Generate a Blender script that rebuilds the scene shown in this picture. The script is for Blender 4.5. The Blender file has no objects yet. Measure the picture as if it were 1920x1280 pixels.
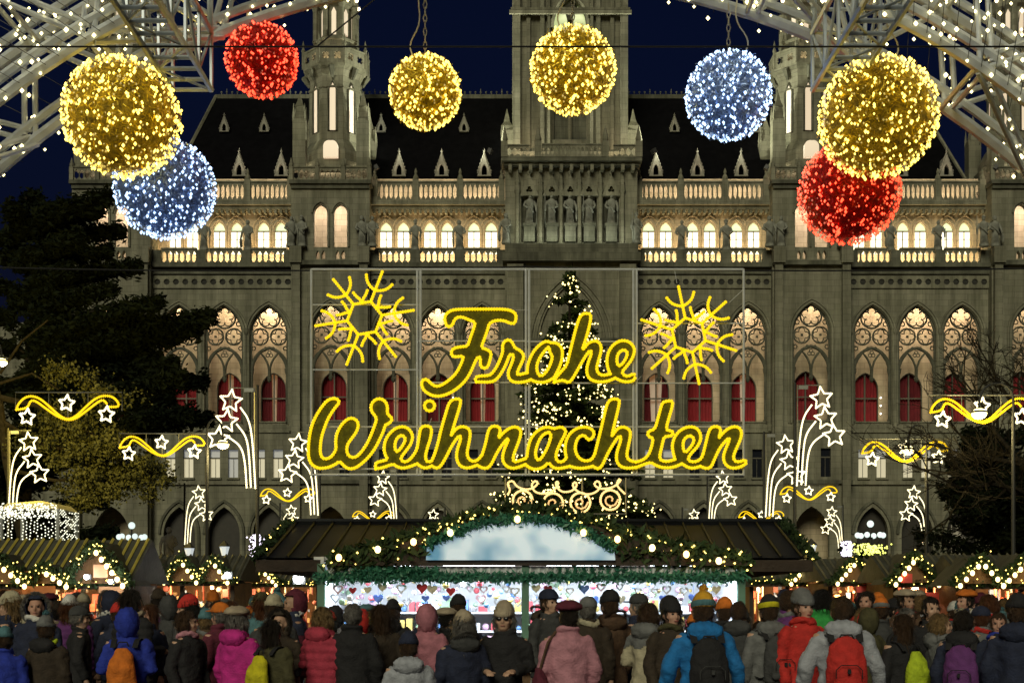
import bpy, bmesh, math, random
import numpy as np
from mathutils import Vector, Matrix, noise, geometry
R = math.radians; PI = math.pi
random.seed(7); rng = np.random.default_rng(7)
sc = bpy.context.scene
col = sc.collection

# ---------------------------------------------------------------- camera, sky, light, exposure
F_PX, HOR, EYE = 2400.0, 1125.0, 1.7            # focal length and horizon row in photo pixels, eye height
cam = bpy.data.cameras.new('camera'); camo = bpy.data.objects.new('camera', cam); col.objects.link(camo)
cam.sensor_width = 36; cam.lens = 36 * F_PX / 1920; cam.shift_y = (HOR - 640) / 1920
cam.clip_start = .1; cam.clip_end = 1000
camo.location = (0, 0, EYE); camo.rotation_euler = (R(90), 0, 0); sc.camera = camo

world = bpy.data.worlds.new('World'); sc.world = world; world.use_nodes = True
wn = world.node_tree; bg = wn.nodes['Background']
sky = wn.nodes.new('ShaderNodeTexSky'); sky.sky_type = 'NISHITA'; sky.sun_disc = False
sky.sun_elevation = R(-1.2); sky.sun_rotation = R(180); sky.ozone_density = 4.6; sky.dust_density = .4
wn.links.new(sky.outputs[0], bg.inputs[0]); bg.inputs[1].default_value = .06

sun = bpy.data.lights.new('sun', 'SUN'); suno = bpy.data.objects.new('sun', sun); col.objects.link(suno)
sun.energy = 1.6; sun.angle = R(25); sun.color = (1.0, .94, .66)
suno.rotation_euler = (R(62), 0, R(-14))         # the glow of the lit square behind the camera
sc.view_settings.view_transform = 'Standard'; sc.view_settings.look = 'None'
sc.view_settings.exposure = 0; sc.view_settings.gamma = 1; sc.view_settings.use_curve_mapping = False
sc.cycles.use_denoising = True; sc.cycles.max_bounces = 6; sc.cycles.diffuse_bounces = 3
sc.cycles.glossy_bounces = 3; sc.cycles.transparent_max_bounces = 6
sc.cycles.sample_clamp_indirect = 3.0; sc.cycles.sample_clamp_direct = 0
sc.cycles.caustics_reflective = False; sc.cycles.caustics_refractive = False

# ---------------------------------------------------------------- helpers
def P(px, py, Y):                                # photo pixel seen at real depth Y -> world point
    return Vector(((px - 960) / F_PX * Y, Y, EYE + (HOR - py) / F_PX * Y))

def principled(name):
    m = bpy.data.materials.new(name); m.use_nodes = True
    return m, m.node_tree, m.node_tree.nodes['Principled BSDF']
MATS = {}
def mat(name, c, rough=.7, metal=0, var=.25, scale=3.0, bump=0., bscale=None, c2=None, coat=0, detail=6):
    if name in MATS: return MATS[name]
    m, t, b = principled(name)
    b.inputs['Roughness'].default_value = rough; b.inputs['Metallic'].default_value = metal
    if coat: b.inputs['Coat Weight'].default_value = coat
    tc = t.nodes.new('ShaderNodeTexCoord')
    if var or c2:
        n = t.nodes.new('ShaderNodeTexNoise'); n.inputs['Scale'].default_value = scale; n.inputs['Detail'].default_value = detail
        t.links.new(tc.outputs['Object'], n.inputs['Vector'])
        r = t.nodes.new('ShaderNodeValToRGB'); r.color_ramp.elements[0].position = .3; r.color_ramp.elements[1].position = .7
        d = c2 if c2 else tuple(min(1, x * (1 + var)) for x in c)
        a = c if c2 else tuple(x * (1 - var) for x in c)
        r.color_ramp.elements[0].color = (*a, 1); r.color_ramp.elements[1].color = (*d, 1)
        t.links.new(n.outputs['Fac'], r.inputs['Fac']); t.links.new(r.outputs['Color'], b.inputs['Base Color'])
    else:
        b.inputs['Base Color'].default_value = (*c, 1)
    if bump:
        n2 = t.nodes.new('ShaderNodeTexNoise'); n2.inputs['Scale'].default_value = bscale or scale * 6; n2.inputs['Detail'].default_value = 5
        t.links.new(tc.outputs['Object'], n2.inputs['Vector'])
        bp = t.nodes.new('ShaderNodeBump'); bp.inputs['Strength'].default_value = bump; bp.inputs['Distance'].default_value = .05
        t.links.new(n2.outputs['Fac'], bp.inputs['Height']); t.links.new(bp.outputs['Normal'], b.inputs['Normal'])
    MATS[name] = m
    return m
def emit(name, c, s, nee=False, base=(.6, .6, .6)):
    if name in MATS: return MATS[name]
    m, t, b = principled(name)
    b.inputs['Base Color'].default_value = (*base, 1); b.inputs['Roughness'].default_value = .4
    b.inputs['Emission Color'].default_value = (*c, 1); b.inputs['Emission Strength'].default_value = s
    m.cycles.emission_sampling = 'AUTO' if nee else 'NONE'
    MATS[name] = m
    return m

OCT_V = np.array([(1,0,0),(-1,0,0),(0,1,0),(0,-1,0),(0,0,1),(0,0,-1)], float)
OCT_F = [(0,2,4),(2,1,4),(1,3,4),(3,0,4),(2,0,5),(1,2,5),(3,1,5),(0,3,5)]
def _bead(n=6):
    v = [(0,0,1)]; f = []
    for zz, rr in ((.5,.87),(-.5,.87)):
        v += [(rr*math.cos(2*PI*i/n), rr*math.sin(2*PI*i/n), zz) for i in range(n)]
    v.append((0,0,-1)); L = len(v)-1
    for i in range(n):
        j = (i+1) % n
        f += [(0,1+i,1+j), (1+i,1+n+i,1+n+j,1+j), (L,1+n+j,1+n+i)]
    return np.array(v), f
BEAD_V, BEAD_F = _bead()

class MB:
    def __init__(s): s.v = []; s.f = []
    def add(s, v, f):
        o = len(s.v); s.v.extend([tuple(map(float, p)) for p in v]); s.f.extend([tuple(i + o for i in q) for q in f]); return s
    def box(s, x0, x1, y0, y1, z0, z1):
        return s.add([(x0,y0,z0),(x1,y0,z0),(x1,y1,z0),(x0,y1,z0),(x0,y0,z1),(x1,y0,z1),(x1,y1,z1),(x0,y1,z1)],
                     [(0,3,2,1),(4,5,6,7),(0,1,5,4),(1,2,6,5),(2,3,7,6),(3,0,4,7)])
    def each(s, name, material, parent=None):     # one object for every box laid down
        n = len(s.v)//8
        for i in range(n):
            m = MB(); m.v = s.v[8*i:8*i+8]; m.f = [tuple(q-8*i for q in f) for f in s.f[6*i:6*i+6]]; m.build(name, material, parent)
    def cbox(s, c, d): return s.box(c[0]-d[0]/2, c[0]+d[0]/2, c[1]-d[1]/2, c[1]+d[1]/2, c[2]-d[2]/2, c[2]+d[2]/2)
    def tube(s, path, r, n=6, closed=False, caps=True):
        p = [Vector(q) for q in path]; L = len(p)
        rr = r if hasattr(r, '__len__') else [r] * L
        rings = []; up = None
        for i in range(L):
            a = p[i-1] if (i > 0 or closed) else p[i]; b = p[(i+1) % L] if (i < L-1 or closed) else p[i]
            t = (b - a)
            t = t.normalized() if t.length > 1e-9 else Vector((0,0,1))
            if up is None: up = Vector((0,0,1)) if abs(t.z) < .9 else Vector((1,0,0))
            sd = t.cross(up)
            if sd.length < 1e-6: sd = t.cross(Vector((1,.3,0)))
            sd.normalize(); up2 = sd.cross(t).normalized(); up = up2
            rings.append([p[i] + (sd*math.cos(2*PI*k/n) + up2*math.sin(2*PI*k/n)) * rr[i] for k in range(n)])
        o = len(s.v)
        for g in rings: s.v.extend([tuple(q) for q in g])
        for i in range(L if closed else L-1):
            j = (i+1) % L
            for k in range(n):
                l = (k+1) % n; s.f.append((o+i*n+k, o+j*n+k, o+j*n+l, o+i*n+l))
        if caps and not closed:
            s.f.append(tuple(o+k for k in range(n))); s.f.append(tuple(o+(L-1)*n+n-1-k for k in range(n)))
        return s
    def lathe(s, prof, n=12, c=(0,0,0), ph=0, sx=1, sy=1):
        o = len(s.v)
        for r, z in prof:
            s.v.extend([(c[0]+sx*r*math.cos(ph+2*PI*k/n), c[1]+sy*r*math.sin(ph+2*PI*k/n), c[2]+z) for k in range(n)])
        for i in range(len(prof)-1):
            for k in range(n):
                l = (k+1) % n; s.f.append((o+i*n+k, o+i*n+l, o+(i+1)*n+l, o+(i+1)*n+k))
        s.f.append(tuple(o+n-1-k for k in range(n))); s.f.append(tuple(o+(len(prof)-1)*n+k for k in range(n)))
        return s
    def ell(s, c, r, nu=12, nv=8, M=None):
        o = len(s.v); V = [(0,0,1)]
        for i in range(1, nv):
            a = PI*i/nv
            V += [(math.sin(a)*math.cos(2*PI*k/nu), math.sin(a)*math.sin(2*PI*k/nu), math.cos(a)) for k in range(nu)]
        V.append((0,0,-1)); r = r if hasattr(r, '__len__') else (r,)*3
        for q in V:
            w = Vector((q[0]*r[0], q[1]*r[1], q[2]*r[2]))
            if M is not None: w = M @ w
            s.v.append((w.x+c[0], w.y+c[1], w.z+c[2]))
        L = len(V)-1
        for k in range(nu):
            l = (k+1) % nu; s.f.append((o, o+1+k, o+1+l)); s.f.append((o+L, o+1+(nv-2)*nu+l, o+1+(nv-2)*nu+k))
            for i in range(nv-2): s.f.append((o+1+i*nu+k, o+1+(i+1)*nu+k, o+1+(i+1)*nu+l, o+1+i*nu+l))
        return s
    def beads(s, pts, r, rich=False, stretch=None):
        T, TF = (BEAD_V, BEAD_F) if rich else (OCT_V, OCT_F)
        for i, p in enumerate(pts):
            rr = r[i] if hasattr(r, '__len__') else r
            s.add(T * rr * (np.array(stretch) if stretch is not None else 1) + np.array(p), TF)
        return s
    def plate(s, outer, holes=(), y0=0., y1=.1, back=True):
        # a sheet in the XZ plane with real holes, front at y0, back at y1
        loops = [outer] + list(holes)
        loops = [[(float(a), float(b)) for a, b in l] for l in loops]
        def area(l): return sum(l[i][0]*l[(i+1)%len(l)][1]-l[(i+1)%len(l)][0]*l[i][1] for i in range(len(l)))
        for k, l in enumerate(loops):
            if (area(l) > 0) != (k == 0): l.reverse()
        tri = geometry.tessellate_polygon([[Vector((a, b, 0)) for a, b in l] for l in loops])
        flat = [p for l in loops for p in l]; N = len(flat); o = len(s.v)
        s.v.extend([(a, y0, b) for a, b in flat]); s.v.extend([(a, y1, b) for a, b in flat])
        for t in tri:
            a, b, c = (flat[i] for i in t)
            cr = (b[0]-a[0])*(c[1]-a[1])-(c[0]-a[0])*(b[1]-a[1])
            q = tuple(t) if cr > 0 else tuple(reversed(t))
            s.f.append(tuple(o+i for i in q))
            if back: s.f.append(tuple(o+N+i for i in reversed(q)))
        k = 0
        for l in loops:
            n = len(l)
            for i in range(n):
                j = (i+1) % n; s.f.append((o+k+i, o+N+k+i, o+N+k+j, o+k+j))
            k += n
        return s
    def quadstrip(s, rows):                      # grid surface from rows of points
        o = len(s.v); w = len(rows[0])
        for r in rows: s.v.extend([tuple(map(float, p)) for p in r])
        for i in range(len(rows)-1):
            for j in range(w-1): s.f.append((o+i*w+j, o+i*w+j+1, o+(i+1)*w+j+1, o+(i+1)*w+j))
        return s
    def mesh(s, name, smooth=False):
        m = bpy.data.meshes.new(name); m.from_pydata(s.v, [], s.f); m.update()
        if smooth: m.polygons.foreach_set('use_smooth', [True]*len(m.polygons))
        return m
    def build(s, name, material, parent=None, loc=(0,0,0), rot=(0,0,0), smooth=False):
        m = s.mesh(name, smooth); m.materials.append(material)
        return link(name, m, parent, loc, rot)
def link(name, data, parent=None, loc=(0,0,0), rot=(0,0,0), scale=None):
    o = bpy.data.objects.new(name, data); col.objects.link(o)
    o.location = loc; o.rotation_euler = rot
    if scale is not None: o.scale = scale if hasattr(scale, '__len__') else (scale,)*3
    if parent: o.parent = parent
    return o
def tag(o, label=None, cat=None, group=None, kind=None):
    for k, v in (('label', label), ('category', cat), ('group', group), ('kind', kind)):
        if v: o[k] = v
    return o
def thing(name, label, cat, loc=(0,0,0), rz=0, group=None):
    return tag(link(name, None, None, loc, (0,0,rz)), label, cat, group)
def setmat(o, m):                                # own material on shared mesh data
    if not o.data.materials: o.data.materials.append(None)
    o.material_slots[0].link = 'OBJECT'; o.material_slots[0].material = m
    return o
def lamp(name, kind, loc, energy, color, parent=None, rot=(0,0,0), size=None, size_y=None, radius=None, spot=None):
    l = bpy.data.lights.new(name, kind); l.energy = energy; l.color = color
    if kind == 'AREA':
        l.shape = 'RECTANGLE'; l.size = size; l.size_y = size_y or size
    if radius is not None and kind in ('POINT', 'SPOT'): l.shadow_soft_size = radius
    if spot: l.spot_size = R(spot); l.spot_blend = .6
    return link(name, l, parent, loc, rot)
def arch(w, z0, zs, za, n=7, cx=0.):             # pointed arch outline: half width, base, spring, apex
    rise = za - zs; r = (rise*rise + w*w) / (2*w); pts = [(cx-w, z0), (cx+w, z0)]
    a1 = math.atan2(rise, r - w)
    right = [(cx + w - r + r*math.cos(a1*i/n), zs + r*math.sin(a1*i/n)) for i in range(n+1)]
    left = [(2*cx - x, z) for x, z in reversed(right[:-1])]
    return pts + right + left
def rect(x0, x1, z0, z1): return [(x0,z0),(x1,z0),(x1,z1),(x0,z1)]
def circ(cx, cz, r, n=12, ph=0, ry=None): return [(cx+r*math.cos(ph+2*PI*i/n), cz+(ry or r)*math.sin(ph+2*PI*i/n)) for i in range(n)]
def foil(cx, cz, R0, r, k, ph=PI/2, n=5):        # k-lobed foil outline
    pts = []
    for i in range(k):
        a = ph + 2*PI*i/k
        x, z = cx + (R0-r)*math.cos(a), cz + (R0-r)*math.sin(a)
        w = PI*.5 + PI/k*.4
        pts += [(x + r*math.cos(a+t), z + r*math.sin(a+t)) for t in np.linspace(-w, w, n)]
    return pts
def star(cx, cz, r, rin=.45, ph=PI/2): return [(cx+(r if i%2==0 else r*rin)*math.cos(ph+PI*i/5), cz+(r if i%2==0 else r*rin)*math.sin(ph+PI*i/5)) for i in range(10)]
def resample(path, step, closed=False):
    p = [Vector(q) for q in path]
    if closed: p = p + [p[0]]
    out = []; d = 0.
    for a, b in zip(p[:-1], p[1:]):
        L = (b-a).length
        if L < 1e-9: continue
        while d <= L: out.append(a.lerp(b, d/L)); d += step
        d -= L
    return out
def smoothed(pts, closed=True, it=1):            # Chaikin corner cutting
    for _ in range(it):
        q = []; n = len(pts)
        rg = range(n) if closed else range(n-1)
        if not closed: q.append(pts[0])
        for i in rg:
            a, b = pts[i], pts[(i+1) % n]
            q += [tuple(.75*x+.25*y for x, y in zip(a, b)), tuple(.25*x+.75*y for x, y in zip(a, b))]
        if not closed: q.append(pts[-1])
        pts = q
    return pts
def nth(i): return ['first','second','third','fourth','fifth','sixth','seventh','eighth','ninth','tenth','eleventh','twelfth','thirteenth','fourteenth','fifteenth','sixteenth','seventeenth','eighteenth','nineteenth','twentieth'][i]

def streaks(m, amt=.35):                          # rain streaks and soot on masonry
    t = m.node_tree; b = t.nodes['Principled BSDF']; src = b.inputs['Base Color'].links[0].from_socket
    tc = t.nodes.new('ShaderNodeTexCoord'); mp = t.nodes.new('ShaderNodeMapping'); mp.inputs['Scale'].default_value = (1.6,1.6,.12)
    n = t.nodes.new('ShaderNodeTexNoise'); n.inputs['Scale'].default_value = 1.0; n.inputs['Detail'].default_value = 8; n.inputs['Roughness'].default_value = .65
    bk = t.nodes.new('ShaderNodeTexBrick'); bk.inputs['Scale'].default_value = 1.0; bk.inputs['Brick Width'].default_value = 1.1; bk.inputs['Row Height'].default_value = .5; bk.inputs['Mortar Size'].default_value = .018
    bk.inputs['Color1'].default_value = (1,1,1,1); bk.inputs['Color2'].default_value = (.80,.82,.78,1); bk.inputs['Mortar'].default_value = (.6,.6,.6,1)
    sx = t.nodes.new('ShaderNodeSeparateXYZ'); cx = t.nodes.new('ShaderNodeCombineXYZ'); ad = t.nodes.new('ShaderNodeMath')
    t.links.new(tc.outputs['Object'], sx.inputs[0]); t.links.new(sx.outputs[0], ad.inputs[0]); t.links.new(sx.outputs[1], ad.inputs[1]); t.links.new(ad.outputs[0], cx.inputs[0]); t.links.new(sx.outputs[2], cx.inputs[1]); t.links.new(cx.outputs[0], bk.inputs['Vector'])
    t.links.new(tc.outputs['Object'], mp.inputs['Vector']); t.links.new(mp.outputs[0], n.inputs['Vector'])
    r = t.nodes.new('ShaderNodeValToRGB'); r.color_ramp.elements[0].position = .35; r.color_ramp.elements[1].position = .62; r.color_ramp.elements[0].color = (1-amt,1-amt,1-amt*1.1,1); r.color_ramp.elements[1].color = (1.1,1.1,1.08,1)
    t.links.new(n.outputs['Fac'], r.inputs['Fac'])
    for a_ in (r.outputs['Color'], bk.outputs['Color']):
        mx = t.nodes.new('ShaderNodeMix'); mx.data_type = 'RGBA'; mx.blend_type = 'MULTIPLY'; mx.inputs[0].default_value = 1
        t.links.new(src, mx.inputs[6]); t.links.new(a_, mx.inputs[7]); src = mx.outputs[2]
    t.links.new(src, b.inputs['Base Color'])
# palette
STONE = mat('stone', (.225,.218,.165), .85, var=.25, scale=.35, bump=.5, bscale=2.2)
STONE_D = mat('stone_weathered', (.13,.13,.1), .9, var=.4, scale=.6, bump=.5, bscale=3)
STONE_W = mat('stone_cream', (.52,.43,.31), .85, var=.16, scale=.8, bump=.2, bscale=4)
STATUE = mat('statue_stone', (.2,.205,.175), .85, var=.4, scale=1.5, bump=.3, bscale=6)
SLATE = mat('roof_slate', (.004,.004,.005), 1, var=.3, scale=1.5, bump=.3, bscale=6)
for _m in (STONE, STONE_D): streaks(_m, .42)
streaks(STONE_W, .2)
SLATE.node_tree.nodes['Principled BSDF'].inputs['Specular IOR Level'].default_value = .05
# ---------------------------------------------------------------- ground and streets
g = MB(); g.quadstrip([[(x, y, 0) for x in (-400, -40, 40, 400)] for y in (-60, 30, 90, 700)])
ground = tag(g.build('ground', mat('paving_ground', (.05,.05,.048), .75, var=.3, scale=.6, bump=.3, bscale=8)), kind='structure')

# ---------------------------------------------------------------- town hall
YF = 110.0; S = YF / F_PX; CX = (1070-960)*S
def Z(py): return EYE + (HOR - py)*S
hall = thing('town_hall', 'floodlit Gothic revival town hall with tall tower behind the Christmas market', 'town hall', (CX, YF, 0))
PANE = emit('lit_pane', (1.0,.93,.62), 1.75); PANE_G = emit('lit_pane_green', (.72,.86,.45), .95)
PANE_D = mat('dark_pane', (.012,.014,.018), .15, var=0); PANE_W = emit('warm_pane', (1.0,.72,.45), .55)
PANE_Y = emit('office_pane', (1.0,.86,.5), .36); PANE_B = emit('office_blind', (.9,.95,1.0), .12)
LEAD = mat('window_lead', (.10,.095,.07), .6, var=0)
CURTAIN = mat('red_curtain', (.27,.014,.022), .8, var=.25, scale=1.0)
WARM = (1.0,.74,.45)

def wall_holes(centres, tower=False):
    H = []
    for c in centres:
        H.append(arch(1.62, 16.8, Z(628), Z(573), 7, c))
        H.append(arch(1.35 if not tower else 1.5, .3, 7.4, Z(950), 6, c))
        d = .78 if not tower else 1.2
        for sgn in (-1, 1): H.append(rect(c+sgn*d-.43, c+sgn*d+.43, Z(895), Z(842)))
    return H

# one bay of tracery, shared
def tracery_mesh():
    zc = Z(594); zq = Z(630); zs = Z(690); t = MB()
    def rib(pts, r=.09, closed=False, n=5): t.tube([(x, .27, z) for x, z in pts], r, n, closed)
    p = arch(1.56, 16.8, Z(628), Z(574), 8)[1:]; rib([(1.56,16.8)]+p+[(-1.56,16.8)], .10)
    rib(circ(0,zc,.92,20), .085, True)
    for k in range(5):                            # cusped five-lobed eye
        a = PI/2+2*PI*k/5; c = (.50*math.cos(a), zc+.50*math.sin(a))
        rib([(c[0]+.33*math.cos(a+q), c[1]+.33*math.sin(a+q)) for q in np.linspace(-2.1,2.1,9)], .05, False, 4)
    for sg in (-1,1):
        rib(circ(sg*.79,zq,.70,16), .075, True)
        for k in range(4):
            a = PI/2+PI*k/2; c = (sg*.79+.36*math.cos(a), zq+.36*math.sin(a))
            rib([(c[0]+.27*math.cos(a+q), c[1]+.27*math.sin(a+q)) for q in np.linspace(-1.9,1.9,7)], .045, False, 4)
        t.plate([(sg*.79-.1,zq-.1),(sg*.79+.1,zq-.1),(sg*.79+.1,zq+.1),(sg*.79-.1,zq+.1)],[],.22,.32)
        rib(circ(sg*1.36,Z(652),.17,8), .05, True, 4); rib(circ(sg*1.2,Z(606),.2,8), .05, True, 4); rib(circ(sg*.0+sg*.33,Z(652),.12,8), .04, True, 4)
    sub_ = [q for q in arch(1.5,16.8,Z(690),Z(651),8)[1:] if q[1] > zs+.01]
    rib([(1.5,zs)]+sub_+[(-1.5,zs)], .15)
    for sg in (-1,1):
        a = arch(.72,16.8,Z(696),Z(661),6,sg*.76)[1:]
        rib([q for q in a if q[1] > Z(704)], .10)
        t.lathe([(.17,16.85),(.17,17.2),(.1,17.3),(.1,zs-.5),(.17,zs-.3),(.2,zs)],6,(sg*1.5,.27,0))
    for k in range(3): rib(circ(.17*math.cos(PI/2+k*2*PI/3),Z(663)+.17*math.sin(PI/2+k*2*PI/3),.15,8), .04, True, 4)
    rib([(0,Z(706)),(0,Z(690))], .15); t.lathe([(.05,0),(.17,.15),(.2,.35),(.12,.5)], 6, (0,.27,Z(716)))
    return t.mesh('tracery')
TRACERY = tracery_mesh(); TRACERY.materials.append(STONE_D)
def moulding_mesh():
    t = MB()
    for off, r, y in ((.14, .12, -.05), (.36, .09, -.02)):
        p = arch(1.62+off, 16.8, Z(628), Z(573)+off*1.15, 8)[1:]
        t.tube([(x, y, z) for x, z in [(1.62+off,16.8)]+p+[(-1.62-off,16.8)]], r, 5)
    return t.mesh('arch_moulding')
MOULD = moulding_mesh(); MOULD.materials.append(STONE)
def baluster_panel(w, h, n, ow, name, foot=.12):
    holes = []
    for i in range(n):
        cx = -w/2 + w*(i+.5)/n; lo = foot; hi = h-foot
        holes.append([(cx, lo), (cx+ow, lo+h*.18), (cx+ow, hi-h*.22), (cx, hi), (cx-ow, hi-h*.22), (cx-ow, lo+h*.18)])
    m = MB().plate(rect(-w/2, w/2, 0, h), holes, -.07, .07)
    m.box(-w/2, w/2, -.16, .16, h+.003, h+.12)
    me = m.mesh(name); me.materials.append(STONE); return me
BAY = 83.5*S
BAL_UP = baluster_panel(BAY-.5, Z(339)-Z(373), 8, .15, 'upper_balustrade')
BAL_LO = baluster_panel(BAY-.75, Z(468)-Z(495), 6, .185, 'gallery_balustrade')
BAL_SM = baluster_panel(3.0, .85, 8, .12, 'sill_balustrade', .08)
def curtain_mesh():
    rows = []
    for z in np.linspace(16.8, 22.6, 3):
        rows.append([(x, 2.75+.05*math.sin(x*22)+.02*math.sin(x*51), z) for x in np.linspace(-1.2, 1.2, 61)])
    me = MB().quadstrip(rows).mesh('curtain', True); me.materials.append(CURTAIN); return me
CURT = curtain_mesh()
def parted_mesh(gap):
    me = MB()
    for lo, hi in ((-1.2,-gap),(gap,1.2)):
        rows = [[(x+(.25*gap*(z-19.7)/3 if lo > 0 else -.25*gap*(z-19.7)/3),2.72+.06*math.sin(x*27)+.02*math.sin(x*61),z) for x in np.linspace(lo,hi,29)] for z in np.linspace(16.8,22.6,4)]
        me.quadstrip(rows)
    m = me.mesh('curtain', True); m.materials.append(CURTAIN); return m
CURTS = [CURT, parted_mesh(.22), parted_mesh(.5)]
CURTAIN_D = mat('unlit_wine_curtain', (.15,.01,.018), .85, var=.3, scale=1.2); ROOM = emit('room_glow', (1.0,.45,.16), .16); SCONCE = emit('wall_sconce', (1.0,.9,.75), 6)  # second curtain colour: a different red, darkened as if unlit
rw = random.Random(3)
def lwin_mesh():                                   # frame of a loggia window
    t = MB()
    t.box(-.06,.06,2.42,2.56,16.8,22.0); t.box(-1.1,1.1,2.43,2.55,19.35,19.47)
    a = arch(1.13, 16.8, Z(722), Z(690), 6)
    t.tube([(x, 2.3, z) for x, z in a[1:]+[a[0]]], .1, 5)
    me = t.mesh('window_frame'); me.materials.append(LEAD); return me
LWIN = lwin_mesh()
def gwin_meshes():                                 # gallery window: pane, head pane, lead
    w = 11*S; z0, zs, za = Z(468), Z(424), Z(407)
    a = MB().plate(rect(-w, w, z0, zs), (), 0, .03); pane = a.mesh('pane'); pane.materials.append(PANE)
    hd = arch(w, zs+.06, zs+.08, za, 6); b = MB().plate(hd, (), 0, .03); head = b.mesh('head_pane'); head.materials.append(PANE_G)
    c = MB(); c.box(-.035,.035,-.1,-.01,z0,zs); c.box(-w,w,-.1,-.01,zs-.03,zs+.07)
    for k in (1,2): c.box(-w,w,-.06,-.012,z0+(zs-z0)*k/3-.015,z0+(zs-z0)*k/3+.015)
    lead = c.mesh('leading'); lead.materials.append(LEAD)
    d = MB()
    p = arch(w+.16, z0, zs, za+.2, 7); d.tube([(x,-.03,z) for x, z in p[1:]+[p[0]]], .09, 5)
    p = arch(w+.42, zs, zs+.1, za+.55, 7)[1:]; d.tube([(x,-.03,z) for x, z in p], .07, 5)
    su = d.mesh('window_surround'); su.materials.append(STONE_W)
    return pane, head, lead, su
GPANE, GHEAD, GLEAD, GSURR = gwin_meshes()
def rwin(c, parent, lit, v=.3):
    m = PANE_Y if lit == 1 else PANE_B if lit == 2 else PANE_D
    zt = Z(858)
    w = MB().box(c-.43,c+.43,v,v+.03,Z(895),zt-.05).build('window', m, parent)
    MB().box(c-.43,c+.43,v,v+.03,zt+.05,Z(842)).build('upper_pane', PANE_B if lit else PANE_D, w)
    MB().box(c-.43,c+.43,v-.08,v+.05,zt-.05,zt+.05).box(c-.02,c+.02,v-.05,v-.003,Z(895),zt-.05).build('transom', LEAD, w)
    MB().box(c-.55,c+.55,-.16,.05,Z(895)-.16,Z(895)).build('sill', STONE, w)
lit_px = {316:1,348:1,399:1,432:2,485:1,517:1,1215:1,1254:1,1625:1,1658:1,1710:1,1746:1,1795:1,1826:1,660:0}
def is_lit(c):
    px = 1070 + c/S
    for k, v in lit_px.items():
        if abs(px-k) < 13: return v
    return 0
sections = [(-783,-521,(-734,-650,-566)), (-375,-123,(-333,-249.5,-166)), (123,375,(166,249.5,333)), (521,783,(566,650,734))]
zt = Z(495)
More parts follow.
